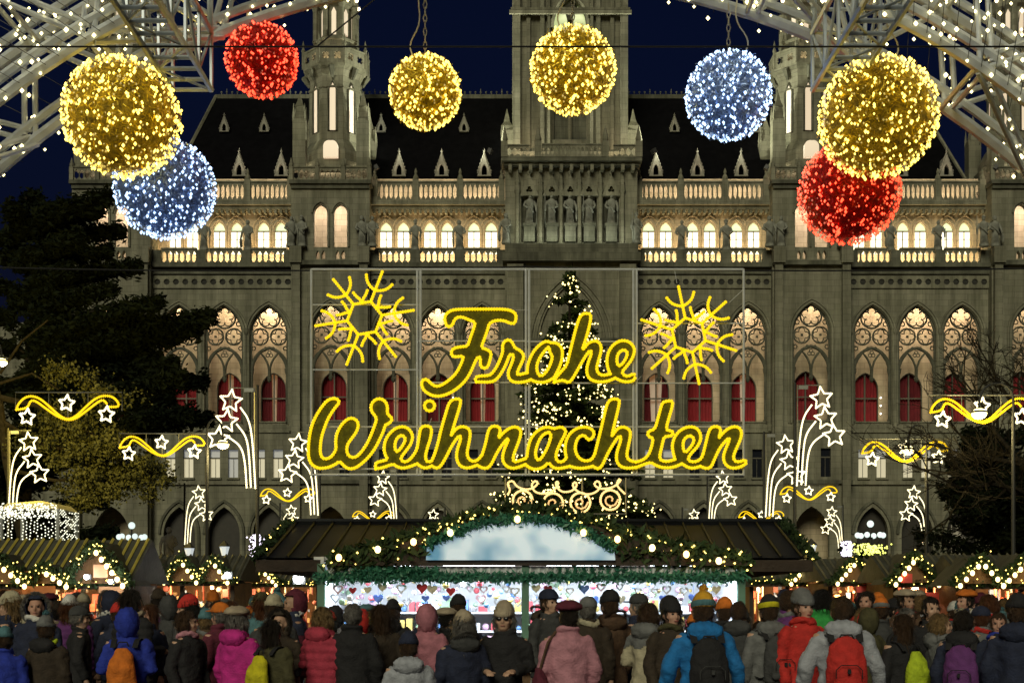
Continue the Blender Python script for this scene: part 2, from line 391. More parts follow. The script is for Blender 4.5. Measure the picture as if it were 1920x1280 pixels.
for (a, b, cs) in sections:
    u0, u1 = a*S, b*S; cs = [c*S for c in cs]; mid = (u0+u1)/2; W = u1-u0
    MB().plate(rect(u0, u1, 0, zt), wall_holes(cs), 0, .55).build('facade_wall', STONE, hall)
    # string courses, frieze, ledges
    MB().box(u0,u1,-.22,-.003,Z(905)-.15,Z(905)+.15).box(u0,u1,-.14,-.003,16.1,16.3).each('string_course', STONE, hall)
    fr = MB(); n = 15
    holes = [circ(u0+W*(i+.5)/n, Z(529), .27, 8) for i in range(n)]
    fr.plate(rect(u0,u1,Z(541),Z(517)), holes, -.14, -.003)
    fz = fr.build('frieze', STONE, hall); MB().box(u0,u1,-.03,-.004,Z(540),Z(518)).build('frieze_ground', mat('roundel_shade',(.03,.03,.026),.95), hall)  # dark strip behind the roundel holes, in place of shade in the recesses
    MB().box(u0,u1,-.3,-.003,Z(515),Z(508)).box(u0,u1,-.55,.6,Z(503),zt+.02).each('ledge', STONE_D, hall)
    # loggia behind the tracery
    bw = MB().plate(rect(u0,u1,16.2,28.4), [arch(1.13,16.8,Z(722),Z(690),6,c) for c in cs], 2.2, 2.6).build('loggia_wall', STONE_W, hall)
    MB().box(u0,u1,.553,2.197,16.0,16.7).box(u0,u1,.553,2.9,28.0,28.4).each('loggia_slab', STONE_W, hall)
    for c in cs:
        aw = link('arch_window', None, hall, (c,0,0))
        link('tracery', TRACERY, aw); link('arch_moulding', MOULD, aw); cu = rw.choice((0,0,0,1,2)); co = link('curtain', CURTS[cu], aw); setmat(co, CURTAIN_D if rw.random() < .3 else CURTAIN)
        if cu: MB().box(-1.2,1.2,2.95,3.0,16.8,22.6).build('room_wall', ROOM, aw)
        if rw.random() < .5:
            for zz_ in (18.0,18.7,19.4): MB().ell((1.25,1.9,zz_),.07,6,5).build('sconce', SCONCE, aw)
        lamp('loggia_light', 'AREA', (0,.95,27.85), 210*rw.uniform(.6,1.4), (1.0,.76,.52), aw, (R(18),0,0), 3.4, .4); link('window_frame', LWIN, aw)
        link('sill_balustrade', BAL_SM, aw, (0,.1,16.05+.05))
        for sg in (-1,1):
            x = c+sg*.78; rwin(x, hall, is_lit(x))
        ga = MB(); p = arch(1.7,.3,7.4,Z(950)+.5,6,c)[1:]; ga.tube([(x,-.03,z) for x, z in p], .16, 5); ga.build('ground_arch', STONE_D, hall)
        MB().box(c-1.5,c+1.5,.9,1.0,.2,10.3).build('arch_dark_sheet', mat('dark_interior', (.02,.017,.012), .6), hall)  # near-black sheet standing in for the dark interior behind each arch
    for i in range(4):                            # slim piers between arches
        x = [cs[0]-BAY/2, (cs[0]+cs[1])/2, (cs[1]+cs[2])/2, cs[2]+BAY/2][i]
        x = min(max(x, u0+.12), u1-.12)
        MB().lathe([(.2,0),(.2,.5),(.13,.6),(.13,8.2),(.24,8.5),(.24,8.8)], 8, (x,-.1,16.2)).build('colonnette', STONE, hall)
    # gallery with lit windows
    gw = []
    for c in cs:
        for sg in (-1,1): gw.append(c+sg*16.5*S)
    MB().plate(rect(u0,u1,zt,Z(372)), [arch(11*S, Z(468), Z(424), Z(407), 6, c) for c in gw], 1.5, 1.9).build('gallery_wall', STONE_W, hall)
    for c in gw:
        w = link('window', GPANE, hall, (c,1.75,0)); link('head_pane', GHEAD, w); link('leading', GLEAD, w); link('window_surround', GSURR, w, (0,-.24,0))
    MB().box(u0,u1,.3,1.497,Z(381),Z(373)).box(u0,u1,.6,1.497,Z(388),Z(381)-.003).each('cornice', STONE, hall)
    ng = MB()
    for i in range(26): ng.cbox((u0+W*(i+.5)/26, .95, Z(385)-.32), (.2,.6,.3))
    ng.build('cornice_brackets', STONE, hall)
    MB().plate(rect(u0,u1,Z(373)+.01,Z(338)+.9), (), 2.4, 2.7).build('attic_wall', STONE_W, hall)
    for c in cs:
        link('balustrade', BAL_UP, hall, (c,.5,Z(373))); link('balustrade', BAL_LO, hall, (c,0,zt))
    for x in [cs[0]-BAY/2,(cs[0]+cs[1])/2,(cs[1]+cs[2])/2,cs[2]+BAY/2]:
        x = min(max(x,u0+.3),u1-.3)
        MB().box(x-.26,x+.26,.3,.7,Z(373),Z(338)+.2).lathe([(.2,0),(.24,.2),(.1,.5),(.13,.7),(.02,1.0)],6,(x,.5,Z(338)+.2)).build('balustrade_post', STONE, hall)
        MB().box(x-.42,x+.42,-.3,.4,zt+.02,Z(470)).build('pedestal', STONE_D, hall)
    # strip lights of the gallery, the loggia and the roof walk
    lamp('gallery_light', 'AREA', (mid,.4,zt+.12), 540, (1.0,.72,.38), hall, (R(155),0,0), W*.96, .25)
    lamp('roof_light', 'AREA', (mid,1.0,Z(373)+.1), 230, (1.0,.78,.55), hall, (R(130),0,0), W*.96, .2)

# the side towers
def slit(w, h): return [(-w,0),(w,0),(w,h-w),(0,h+w),(-w,h-w)]
def side_tower(ux):
    t = link('tower', None, hall, (ux*S, 0, 0)); hw = 73*S
    holes = wall_holes([0], True) + [arch(12.5*S, Z(468), Z(405), Z(388), 6, sg*18.5*S) for sg in (-1,1)]
    for sg in (-1,1):
        for k in (-1,1): holes.append([(x+sg*18.5*S+k*.24, z+Z(490)) for x, z in slit(.16,.6)])
    MB().plate(rect(-hw,hw,0,Z(346)), holes, -.8, -.3).build('wall', STONE, t)
    MB().box(-hw,-hw+.4,-.297,2.6,0,Z(346)).box(hw-.4,hw,-.297,2.6,0,Z(346)).each('side_wall', STONE, t)
    MB().box(-hw+.41,hw-.41,2.2,2.5,0,Z(346)).build('inner_wall', STONE_W, t)
    MB().box(-hw+.41,hw-.41,-.29,2.19,28.2,28.5).box(-hw+.41,hw-.41,-.29,2.19,30.6,30.8).box(-hw+.41,hw-.41,-.29,2.19,15.8,16.1).box(-hw+.41,hw-.41,-.29,2.19,36.8,37.0).each('floor_slab', STONE_W, t)
    link('tracery', TRACERY, t, (0,-.8,0)); link('arch_moulding', MOULD, t, (0,-.8,0))
    MB().plate(rect(-hw+.41,hw-.41,16.2,28.1),[arch(1.13,16.8,Z(722),Z(690),6,0)],1.35,1.6).build('loggia_wall', STONE_W, t); link('window_frame', LWIN, t, (0,-.85,0))
    c = link('curtain', CURT, t, (0,-.75,0)); link('sill_balustrade', BAL_SM, t, (0,-.7,16.1))
    for sg in (-1,1):
        rwin(sg*1.2, t, is_lit(ux*S+sg*1.2), -.5)
        p = arch(12.5*S+.15, Z(468), Z(405), Z(388)+.2, 7, sg*18.5*S)[1:]
        MB().tube([(x,-.85,z) for x, z in p], .1, 5).build('window_surround', STONE, t)
        MB().box(sg*hw*.86-.35,sg*hw*.86+.35,-1.25,-.803,0,Z(500)).box(sg*hw*.86-.5,sg*hw*.86+.5,-1.5,-.803,Z(500),Z(470)).build('buttress', STONE, t)
    MB().box(-hw,hw,-1.3,-.803,Z(503),zt).box(-hw-.1,hw+.1,-1.1,-.803,Z(905)-.15,Z(905)+.15).box(-hw-.15,hw+.15,-1.2,2.6,Z(352),Z(346)+.02).box(-hw,hw,-1.0,-.803,Z(360),Z(352)-.003).each('ledge', STONE_D, t)
    lamp('tower_room_light', 'AREA', (0,.2,36.6), 380, (1.0,.82,.68), t, (R(12),0,0), hw*1.4, 1.0)
    lamp('loggia_light', 'AREA', (0,.2,28.0), 230, (1.0,.78,.55), t, (R(18),0,0), hw*1.5, .4)
    # balustrade round the tower foot
    for sg in (-1,0,1):
        n = 4; w = hw*2/3-.35
        link('balustrade', BAL_T, t, (sg*hw*2/3,-.9,Z(346)+.03))
    for x in (-hw,-hw/3,hw/3,hw):
        MB().box(x-.17,x+.17,-1.05,-.72,Z(346)+.03,Z(320)).lathe([(.16,0),(.2,.15),(.02,.8)],6,(x,-.88,Z(320))).build('balustrade_post', STONE, t)
    lamp('roof_light', 'AREA', (0,-.45,Z(346)+.1), 60, (1.0,.78,.55), t, (R(140),0,0), hw*1.8, .2)
    # octagonal shaft, set back
    k = (YF+2.7)/YF; cy = 2.7
    def zz(py): return EYE + (HOR-py)*S*k
    ph = PI/8; rr = 46*S*k/math.cos(PI/8)
    MB().lathe([(rr*1.45,zz(346)),(rr*1.45,zz(322)),(rr*1.32,zz(318)),(rr*1.32,zz(305)),(rr*1.1,zz(285)),(rr,zz(278)),(rr,zz(183)),(rr*1.05,zz(182)),(rr*1.05,zz(179)),(rr,zz(178)),(rr,zz(160)),(rr*1.12,zz(150)),(rr*1.24,zz(146)),(rr*1.26,zz(141))], 8, (0,cy,0), ph).build('shaft', STONE, t)
    for i in range(8):
        a = -PI/2 + i*PI/4; 
        d = rr*math.cos(PI/8)
        if math.sin(a) > .5: continue
        loc = (d*math.cos(a), cy+d*math.sin(a), zz(262)); rot = (0,0,a+PI/2)
        MB().plate(slit(.25,3.9), (), -.02, .1).build('slit_window', PANE_W, t, loc, rot)
        fr = slit(.36,3.95); MB().tube([(x,-.06,z) for x, z in fr], .1, 4, closed=True).build('slit_surround', STONE_D, t, loc, rot)
        # parapet panel of the gallery, quatrefoil pierced
        d2 = rr*1.26*math.cos(PI/8); wpan = 2*rr*1.26*math.sin(PI/8)-.1
        link('parapet', PARAPET, t, (d2*math.cos(a)*.98, cy+d2*math.sin(a)*.98, zz(141)), rot)
        a2 = a + PI/8
        MB().lathe([(.13,0),(.13,1.5),(.19,1.6),(.06,1.9),(.1,2.1),(.01,2.5)],6,(rr*1.25*math.cos(a2),cy+rr*1.25*math.sin(a2),zz(141))).build('gallery_finial', STONE, t)
        # corbels
        MB().tube([(rr*1.0*math.cos(a),cy+rr*math.sin(a),zz(165)),(rr*1.2*math.cos(a),cy+rr*1.2*math.sin(a),zz(146))],[.12,.3],5).build('corbel', STONE_D, t)
    r2 = 37*S*k/math.cos(PI/8)
    MB().lathe([(r2*1.04,zz(141)),(r2*1.04,zz(92)),(r2*1.1,zz(90)),(r2*1.1,zz(86)),(r2*.8,zz(84)),(r2*.8,zz(26)),(r2*1.0,zz(22)),(r2*1.04,zz(12)),(r2*1.08,zz(2)),(r2*.9,zz(0)),(r2*.9,zz(-60))], 8, (0,cy,0), ph).build('drum', STONE, t)
    for i in range(8):
        a2 = -PI/2 + PI/8 + i*PI/4; a = -PI/2+i*PI/4
        MB().lathe([(.3,zz(86)),(.22,zz(82)),(.22,zz(30)),(.32,zz(24))],6,(r2*.98*math.cos(a2),cy+r2*.98*math.sin(a2),0)).build('drum_column', STONE, t)
        if math.sin(a) > .3: continue
        d = r2*.8*math.cos(PI/8)
        MB().plate(slit(.2,2.2), (), -.03, .05).build('slit_window', PANE_W, t, (d*math.cos(a),cy+d*math.sin(a),zz(78)), (0,0,a+PI/2))
        d = r2*1.04*math.cos(PI/8)
        MB().plate(slit(.3,.9), (), -.04, .05).build('niche', STONE_D, t, (d*math.cos(a),cy+d*math.sin(a),zz(110)), (0,0,a+PI/2))
        MB().ell((r2*1.1*math.cos(a2),cy+r2*1.1*math.sin(a2),zz(10)),.16,6,5).build('crown_lamp', emit('crown_lamp', (1,.8,.5), 4), t)
    for sx in (-1,1):
        for sy in (-1,1):
            x, y = sx*58*S*k, cy+sy*58*S*k
            m = MB(); m.box(x-.55,x+.55,y-.55,y+.55,zz(340),zz(248))
            m.lathe([(.62,zz(248)),(.66,zz(245)),(.5,zz(240)),(.42,zz(226)),(.52,zz(224)),(.3,zz(215)),(.02,zz(196))],4,(x,y,0),PI/4)
            for q in range(4):
                a = q*PI/2
                m.lathe([(.12,0),(.12,.5),(.02,1.5)],4,(x+.55*math.cos(a+PI/4)*1.2,y+.55*math.sin(a+PI/4)*1.2,zz(252)))
            m.build('pinnacle', STONE, t)
    MB().plate(arch(.62,zz(320),zz(300),zz(290),5), (), cy-rr*1.5, cy-rr*1.3).build('doorway', PANE_W, t)
    lamp('gallery_uplight', 'AREA', (0,cy-2.3,zz(136)), 45, WARM, t, (R(150),0,0), 2.6, .2)
    lamp('shaft_uplight', 'AREA', (0,.1,zz(335)), 75, (1.0,.85,.6), t, (R(165),0,0), 5.0, .3)
    return t
BAL_T = baluster_panel(73*S*2/3-.45, Z(322)-Z(346), 4, .2, 'tower_balustrade')
_w = 2*46*S*1.0245/math.cos(PI/8)*1.26*math.sin(PI/8)-.12
_m = MB().plate(rect(-_w/2,_w/2,0,1.25), [foil(sg*_w*.24,.62,.36,.19,4,PI/4) for sg in (-1,1)], -.06, .06); _m.box(-_w/2,_w/2,-.12,.12,1.253,1.4)
PARAPET = _m.mesh('parapet'); PARAPET.materials.append(STONE)
for ux in (-856, -448, 448, 856): side_tower(ux)

# the great tower
mt = link('tower', None, hall, (0, 0, 0)); hw = 123*S
holes = [arch(60*S,.4,Z(650),Z(535),8,0)]
MB().plate(rect(-hw,hw,0,Z(470)), holes, -1.2, -.6).build('wall', STONE, mt)
MB().box(-hw,-hw+.5,-.597,6,0,Z(312)).box(hw-.5,hw,-.597,6,0,Z(312)).each('side_wall', STONE, mt)
MB().box(-62*S,62*S,-.95,-.7,0,Z(530)).build('portal_back', STONE, mt)
for off in (.3,.75):
    p = arch(60*S+off,.4,Z(650),Z(535)+off,9)[1:]; MB().tube([(x,-1.22,z) for x, z in [(60*S+off,.4)]+p+[(-60*S-off,.4)]], .16, 5).build('portal_moulding', STONE, mt)
for u, w in ((-104,30),(104,30)):
    MB().box((u-w/2)*S,(u+w/2)*S,-1.8,-1.203,0,Z(505)).build('buttress', STONE, mt)
MB().box(-hw-.2,hw+.2,-2.0,-.603,Z(500),Z(484)).box(-hw,hw,-1.7,-.603,Z(484)+.003,Z(466)).box(-hw,hw,-1.45,-1.203,Z(655),Z(640)).each('ledge', STONE_D, mt)
niche_u = (-78,-36,-2,33,74)
MB().plate(rect(-hw,hw,Z(466),Z(310)), [arch(15*S,Z(460),Z(378),Z(362),5,u*S) for u in niche_u], -.9, -.3).build('niche_wall', STONE, mt)
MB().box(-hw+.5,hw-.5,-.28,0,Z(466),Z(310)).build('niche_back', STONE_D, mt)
for u in niche_u:
    gb = [((u-17)*S,Z(375)),((u+17)*S,Z(375)),(u*S,Z(335))]
    MB().plate(gb,[foil(u*S,Z(364),.3,.15,3)],-1.25,-.903).lathe([(.12,0),(.2,.25),(.05,.4),(.14,.6),(.01,1.0)],5,(u*S,-1.1,Z(336))).build('gablet', STONE, mt)
    MB().box((u-10)*S,(u+10)*S,-1.5,-.5,Z(462),Z(432)).box((u-12)*S,(u+12)*S,-1.6,-.45,Z(432)+.003,Z(428)).build('pedestal', STONE_D, mt)
for u in (-100,-57,-19,15,54,95):
    MB().lathe([(.3,Z(466)),(.22,Z(460)),(.2,Z(372)),(.3,Z(366)),(.2,Z(352)),(.25,Z(350)),(.02,Z(322))],6,(u*S,-1.05,0)).build('niche_colonnette', STONE, mt)
# balcony of the tower
lamp('niche_uplight', 'AREA', (0,-2.3,Z(466)+.15), 130, (.95,1.0,.78), mt, (R(158),0,0), hw*1.8, .3)
k = (YF+1.5)/YF
MB().box(-hw-.3,hw+.3,-2.0,6,Z(316),Z(309)).box(-hw-.1,hw+.1,-1.6,-.903,Z(322),Z(316)-.003).build('balcony_slab', STONE_D, mt)
cb = MB()
for i in range(13): cb.cbox((-hw+hw*2*(i+.5)/13,-1.35,Z(326)), (.28,.85,.5))
cb.build('balcony_brackets', STONE, mt)
for a, b, n in ((-124,-74,4),(74,124,4)):
    w = (b-a)*S-.3; link('balustrade', baluster_panel(w, Z(288)-Z(309), n, .23, 'tower_balustrade'), mt, ((a+b)/2*S,-1.75,Z(309)+.01))
link('balustrade', baluster_panel(110*S, Z(288)-Z(309), 14, .12, 'tower_balustrade'), mt, (0,-1.95,Z(309)+.01))
for u in (-124,-62,62,124):
    MB().box(u*S-.28,u*S+.28,-2.05,-1.5,Z(309)+.01,Z(280)).lathe([(.25,0),(.3,.2),(.03,1.4)],6,(u*S,-1.78,Z(280))).build('balustrade_post', STONE, mt)
# the shaft
def zm(py): return EYE + (HOR-py)*S*k
th = 108*S*k; V0 = 1.0
holes = [arch(34*S*k,zm(266),zm(60),zm(0),7,0), arch(40*S*k,zm(-20),zm(-160),zm(-230),7,0)]
MB().plate(rect(-th,th,zm(312),zm(-330)), holes, V0, V0+1.0).build('shaft_front', STONE, mt)
MB().box(-th,-th+.8,V0+1.003,V0+2*th,zm(312),zm(-330)).box(th-.8,th,V0+1.003,V0+2*th,zm(312),zm(-330)).box(-th+.81,th-.81,V0+2*th-.8,V0+2*th,zm(312),zm(-330)).each('shaft_wall', STONE, mt)
MB().box(-36*S,36*S,V0+.7,V0+.95,zm(270),zm(75)).build('blind_window', STONE_D, mt)
for sg in (-1,1):
    gl = arch(13*S*k,zm(58),zm(50),zm(8),6,sg*17*S*k); MB().plate(gl,(),V0+.6,V0+.64).build('window', emit('tower_pane',(.75,.85,.38),.75), mt)
    MB().box(sg*17*S-.8,sg*17*S+.8,V0+.55,V0+.69,zm(75),zm(58)-.01).build('louver', STONE_D, mt)
    for u, w, d in ((100,14,.55),(78,7,.35),(52,8,.4),(40,5,.5)):
        MB().box(sg*u*S*k-w*S/2,sg*u*S*k+w*S/2,V0-d,V0-.003,zm(300),zm(-330)).build('pilaster', STONE, mt)
    # corner buttress with pinnacle beside the shaft foot
    x = sg*118*S*k
    m = MB(); m.box(x-.5,x+.5,V0-.3,V0+1.2,zm(312),zm(250)); m.lathe([(.75,zm(250)),(.7,zm(240)),(.4,zm(232)),(.02,zm(205))],4,(x,V0+.4,0),PI/4); m.build('pinnacle', STONE, mt)
for u in (-17,0,17): MB().tube([(u*S*2,V0+.35,zm(266)),(u*S*2,V0+.35,zm(40))],.16,6).build('mullion', STONE, mt)
p = arch(36*S*k,zm(60),zm(58),zm(-8),7)[1:]; MB().tube([(x,V0-.05,z) for x, z in p],.28,6).build('window_surround', STONE, mt)
MB().box(-th-.25,th+.25,V0-.75,V0-.57,zm(38),zm(31)).box(-th-.12,th+.12,V0-.7,V0-.56,zm(30),zm(26)).each('cornice', STONE, mt)
MB().box(-th-.1,th+.1,V0-.6,V0-.003,zm(300),zm(292)).build('plinth', STONE, mt)
for sg in (-1,1): lamp('balcony_uplight', 'AREA', (sg*4.1,-.9,Z(309)+.15), 55, WARM, mt, (R(160),0,0), 2.6, .3)

# floodlights standing on the roof walks
FLB = mat('flood_housing', (.03,.03,.03), .5, var=0)
for sg in (-1,1):
    for (src, dst, en) in (((sg*16.5,-1.0,Z(320)),(sg*1.5,1.0,Z(110)),26000), ((sg*7.0,-2.3,Z(300)),(sg*20.5,1.5,Z(150)),10000), ((sg*36,-1.0,Z(320)),(sg*22.5,1.5,Z(150)),10000)):
        d = Vector(dst)-Vector(src); q = d.to_track_quat('-Z','Y').to_euler()
        f = MB().box(-.25,.25,-.18,.18,-.02,.3).build('floodlight', FLB, hall, src, q)
        lamp('flood_beam','SPOT', Vector(src)+d.normalized()*.15, en, (1.0,1.0,.74), hall, q, radius=.25, spot=62)
# main roof with cresting and dormers
ke, kr = 113/110, 121/110
ze, zr = EYE+(HOR-338)*S*ke, EYE+(HOR-181)*S*kr
MB().add([(-35,3,ze),(35,3,ze),(33,11,zr),(-33,11,zr),(-35,19,ze),(35,19,ze)],[(0,1,2,3),(1,5,2),(5,4,3,2),(4,0,3)]).build('roof', SLATE, hall)
rm = MB(); rm.box(-33,33,10.8,11.2,zr-.35,zr+.12)
rm.build('ridge', STONE_D, hall)
cr = MB()
for x in np.arange(-32.5, 32.6, .5): cr.tube([(x,11,zr),(x,11,zr+.45+.25*(round(x*2)%4==0))],.035,3); cr.ell((x,11,zr+.4),.1,4,3)
tag(cr.build('ridge_cresting', STONE, hall), kind='stuff')
for sg in (-1,1): MB().tube([(sg*35,2.95,ze),(sg*33,10.9,zr)],.16,5).build('hip_ridge', STONE, hall)
def dormer_mesh(h, w):
    d = MB(); tri = [(-w,0),(w,0),(w*.75,h*.18),(0,h*.78),(-w*.75,h*.18)]
    d.plate(tri,[arch(w*.36,.02+h*.03,h*.22,h*.42,4)],0,.25)
    for sg in (-1,1):
        d.tube([(sg*w*.95,.1,h*.1),(0,.1,h*.82)],.07,4)
        for t in np.linspace(.15,.85,5): d.ell((sg*w*(1-t)*1.08,.1,h*.1+t*h*.7),.1,4,3)
    d.lathe([(.1,h*.75),(.05,h*.85),(.14,h*.88),(.04,h*.92),(.01,h)],5,(0,.1,0))
    d.add([(-w*.7,.25,h*.18),(w*.7,.25,h*.18),(0,.25,h*.76),(-w*.7,3.0,h*.18),(w*.7,3.0,h*.18),(0,3.0,h*.76)],[(0,3,5,2),(1,2,5,4)])
    me = d.mesh('dormer'); me.materials.append(STONE_W2); return me
STONE_W2 = mat('stone_pale', (.27,.26,.22), .85, var=.2, scale=1.2)
D1, D2 = dormer_mesh(2.5,.62), dormer_mesh(1.75,.45)
def roof_v(z): return 3+8*(z-ze)/(zr-ze)
for px in (448,527,748,828,908,1230,1308,1390,1610,1690,1775):
    z = ze+.35; v = roof_v(z)-.35; Yw = YF+v; link('dormer', D1, hall, ((px-960)*Yw/F_PX-CX, v, z))
for px in (420,495,714,870,1265,1420,1575,1640,1725):
    Yw0 = 117; z = EYE+(HOR-246)*Yw0/F_PX; v = roof_v(z)-.3; link('dormer', D2, hall, ((px-960)*(YF+v)/F_PX-CX, v, z))
# low wings on both sides, seen behind the trees
for sg in (-1,1):
    u0, u1 = sorted((sg*929*S, sg*1300*S))
    MB().box(u0,u1,2,14,0,26).build('wing_wall', STONE, hall)

# ---------------------------------------------------------------- statues on the facade
def statue_mesh(var, h=3.0):
    r = random.Random(var); m = MB(); k = h/3.0
    ln = .06*(r.random()-.5)
    pr = [(.42,0),(.46,.12),(.36,.5),(.34,1.0),(.32,1.35),(.38,1.75),(.42,2.1),(.36,2.3),(.16,2.42),(.12,2.5)]
    o = len(m.v); m.lathe(pr, 10, (0,0,0), 0, 1, .75)
    m.ell((0,-.03,2.68),(.17,.19,.24),8,6)
    if var % 3 == 0: m.lathe([(.24,2.78),(.2,2.86),(.12,2.98),(.01,3.05)],8)
    if var % 3 == 1: m.ell((0,.05,2.72),(.22,.2,.27),8,6)
    s = 1 if var % 2 else -1
    m.tube([(s*.38,0,2.2),(s*.56,-.08,1.75),(s*.3,-.4,1.5)],[.14,.12,.09],6)
    m.tube([(-s*.38,0,2.2),(-s*.6,-.02,1.7),(-s*.62,-.22,1.2)],[.14,.12,.09],6)
    if var % 3 != 1: m.tube([(-s*.66,-.28,0),(-s*.62,-.26,2.9 if var % 2 else 2.0)],.04,5)
    else: m.ell((-s*.6,-.25,.75),(.1,.3,.5),8,6)
    for q in range(7): m.tube([(.36*math.cos(-PI/2+(q-3)*.35),.28*math.sin(-PI/2+(q-3)*.35),.05),(.24*math.cos(-PI/2+(q-3)*.3),.22*math.sin(-PI/2+(q-3)*.3),1.5)],.06,4)
    m.tube([(-.34,-.2,1.9),(.1,-.36,1.45),(.34,-.2,1.1)],.09,5)
    me = m.mesh('statue', True)
    for v in me.vertices: v.co = Vector((v.co.x*k+ln*v.co.z, v.co.y*k, v.co.z*k))
    me.materials.append(STATUE); return me
STM = [statue_mesh(i) for i in range(6)]
kinds = ['helmeted robed stone statue', 'round-headed stone statue with a shield', 'bareheaded stone statue holding a staff']
gal = [(382,0),(465,0),(545,1),(566,1),(679,1),(698,1),(778,0),(862,0),(1277,0),(1362,0),(1443,1),(1464,1),(1578,1),(1670,0),(1758,0),(1845,1),(1866,1)]
for i, (px, tw) in enumerate(gal):
    Yw = YF-1.15 if tw else YF+.05
    o = link('statue', STM[i % 6], None, ((px-960)*Yw/F_PX, Yw, Z(470)+.003), (0,0,random.uniform(-.4,.4)), .9)
    tag(o, f'{kinds[i%3]} on the gallery balustrade, {nth(i)} from left', 'statue', 'statues along the upper gallery of the town hall')
where = ['leftmost','second','middle','fourth','rightmost']
for i, u in enumerate(niche_u):
    o = link('statue', STM[(i+2) % 6], None, (CX+u*S, YF-1.05, Z(428)+.006), (0,0,random.uniform(-.2,.2)), .9)
    tag(o, f'{kinds[(i+2)%3]}, {where[i]} of the five in the tower niches', 'statue', 'statues in the tower niches')
for sg, nm in ((-1,'left'),(1,'right')):
    o = link('statue', STM[sg+2], None, (CX+sg*121*S, YF-1.35, Z(466)+.003), (0,0,sg*.5), .9)
    tag(o, f'stone statue standing at the {nm} corner of the great tower', 'statue', 'statues at the tower corners')
# ---------------------------------------------------------------- truss gate over the path
ALU = mat('truss_aluminium', (.50,.54,.60), .42, metal=.25, var=.15, scale=6, bump=.1, bscale=30)
BULB_W = emit('bulb_warm', (1.0,.85,.38), 5.0, nee=True)
WIRE = mat('black_wire', (.012,.012,.012), .6, var=0); WIRE_L = mat('pale_cable', (.55,.52,.42), .5, var=0)
gate = thing('light_arch', 'silvery round truss gate strung with small warm bulbs over the path', 'arch', (0, 12.5, .15))
RI, RO, YB, YN = 7.91, 8.75, .55, -.45
def ring_pt(r, y, a): return Vector((r*math.cos(a), y, r*math.sin(a)))
angs = np.linspace(R(8), R(172), 83); step = angs[1]-angs[0]
for r0 in (RI, RO):
    for y in (YB, YN):
        for dr, rad in ((0,.058),(.15,.045)):
            MB().tube([ring_pt(r0+dr, y, a) for a in angs], rad, 6).build('chord', ALU, gate)
bulb_pts = []
def brace(p, q, r=.028):
    d = (q-p).normalized(); s = d.cross(Vector((0,1,0))) 
    if s.length < .1: s = Vector((1,0,0))
    s.normalize(); s *= .055
    m = MB(); m.tube([p+s,q+s], r, 6); m.tube([p-s,q-s], r, 6); m.build('brace', ALU, gate)
    L = (q-p).length
    for t in np.arange(.1, L, .17): bulb_pts.append(p.lerp(q, t/L)+Vector(rng.normal(0,.03,3)))
cells = angs[::4]
for i in range(len(cells)-1):
    a, b = cells[i], cells[i+1]
    ma = (a+b)/2
    if not (math.sin(a) > .55): continue
    flip = i % 2
    for y in (YB, YN):                            # side faces of the box truss
        brace(ring_pt(RI+.07,y,a), ring_pt(RO+.05,y,ma)); brace(ring_pt(RO+.05,y,ma), ring_pt(RI+.07,y,b))
    brace(ring_pt(RI,YB,a), ring_pt(RI,YN,b) if flip else ring_pt(RI,YN,a))
    brace(ring_pt(RO,YB,ma), ring_pt(RO,YN,ma))
for r0 in (RI, RO):
    for y in (YB, YN):
        for a in np.arange(R(30), R(150), .022):
            if rng.random() < .75: bulb_pts.append(ring_pt(r0+.06, y-.06, a)+Vector(rng.normal(0,.05,3)))
nw = MB()
for a, YN_ in [(q, YN) for q in np.arange(R(30), R(150), .019)]+[(q, YB+.2) for q in np.arange(R(30), R(150), .03)]:          # net of bulbs across the gate
    a2 = a + .12
    p = [ring_pt(r, YN_-.1, a+(a2-a)*t) for r, t in zip(np.linspace(RI-.05, RO+1.2, 7), np.linspace(0,1,7))]
    nw.tube(p, .004, 3, caps=False)
    for q in resample(p, .17):
        if rng.random() < .7: bulb_pts.append(q+Vector(rng.normal(0,.035,3)))
tag(nw.build('net_wire', WIRE, gate), kind='stuff')
bulb_pts = [p for p in bulb_pts if p.z > 3]
b = MB(); b.beads(bulb_pts, [.016*random.uniform(.8,1.5) for _ in bulb_pts], stretch=(1,1,1.15))
tag(b.build('bulbs', BULB_W, gate), kind='stuff')
# box beams running from the gate back over the viewer
TOPO = mat('truss_beam_metal', (.47,.53,.60), .4, metal=.3, var=.15, scale=6)
for sg, nm in ((-1,'left'),(1,'right')):
    bm_ = thing('truss_beam', f'silvery box lattice beam hanging over the path beside the {nm} gold ball', 'truss', (sg*3.15, 12.6, 6.72), 0, 'box beams of the truss gate')
    w, h, L = .19, .56, 8.5
    cs = [(-w,0),(w,0),(-w,h),(w,h)]
    for x, z in cs: MB().tube([(x,0,z),(x,-L,z)], .03, 6).build('chord', TOPO, bm_)
    n = 34
    for i in range(n+1):
        y = -L*i/n
        MB().tube([(-w,y,0),(w,y,0)], .022, 5).build('rung', TOPO, bm_)
        if i % 2 == 0:
            MB().tube([(-w,y,h),(w,y,h)], .018, 5).build('rung', TOPO, bm_)
            for x in (-w,w): MB().tube([(x,y,0),(x,y,h)], .02, 5).build('strut', TOPO, bm_)
            if i < n:
                for x in (-w,w): MB().tube([(x,y,0 if i%4 else h),(x,y-L*2/n,h if i%4 else 0)], .016, 5).build('diagonal', TOPO, bm_)
                MB().tube([(-w if i%4 else w,y,0),(w if i%4 else -w,y-L*2/n,0)], .014, 5).build('diagonal', TOPO, bm_)
    for s2 in (-1,1): MB().tube([(s2*w,-.05,h),(s2*w,-.05,h+.75)], .03, 6).build('hanger', TOPO, bm_)

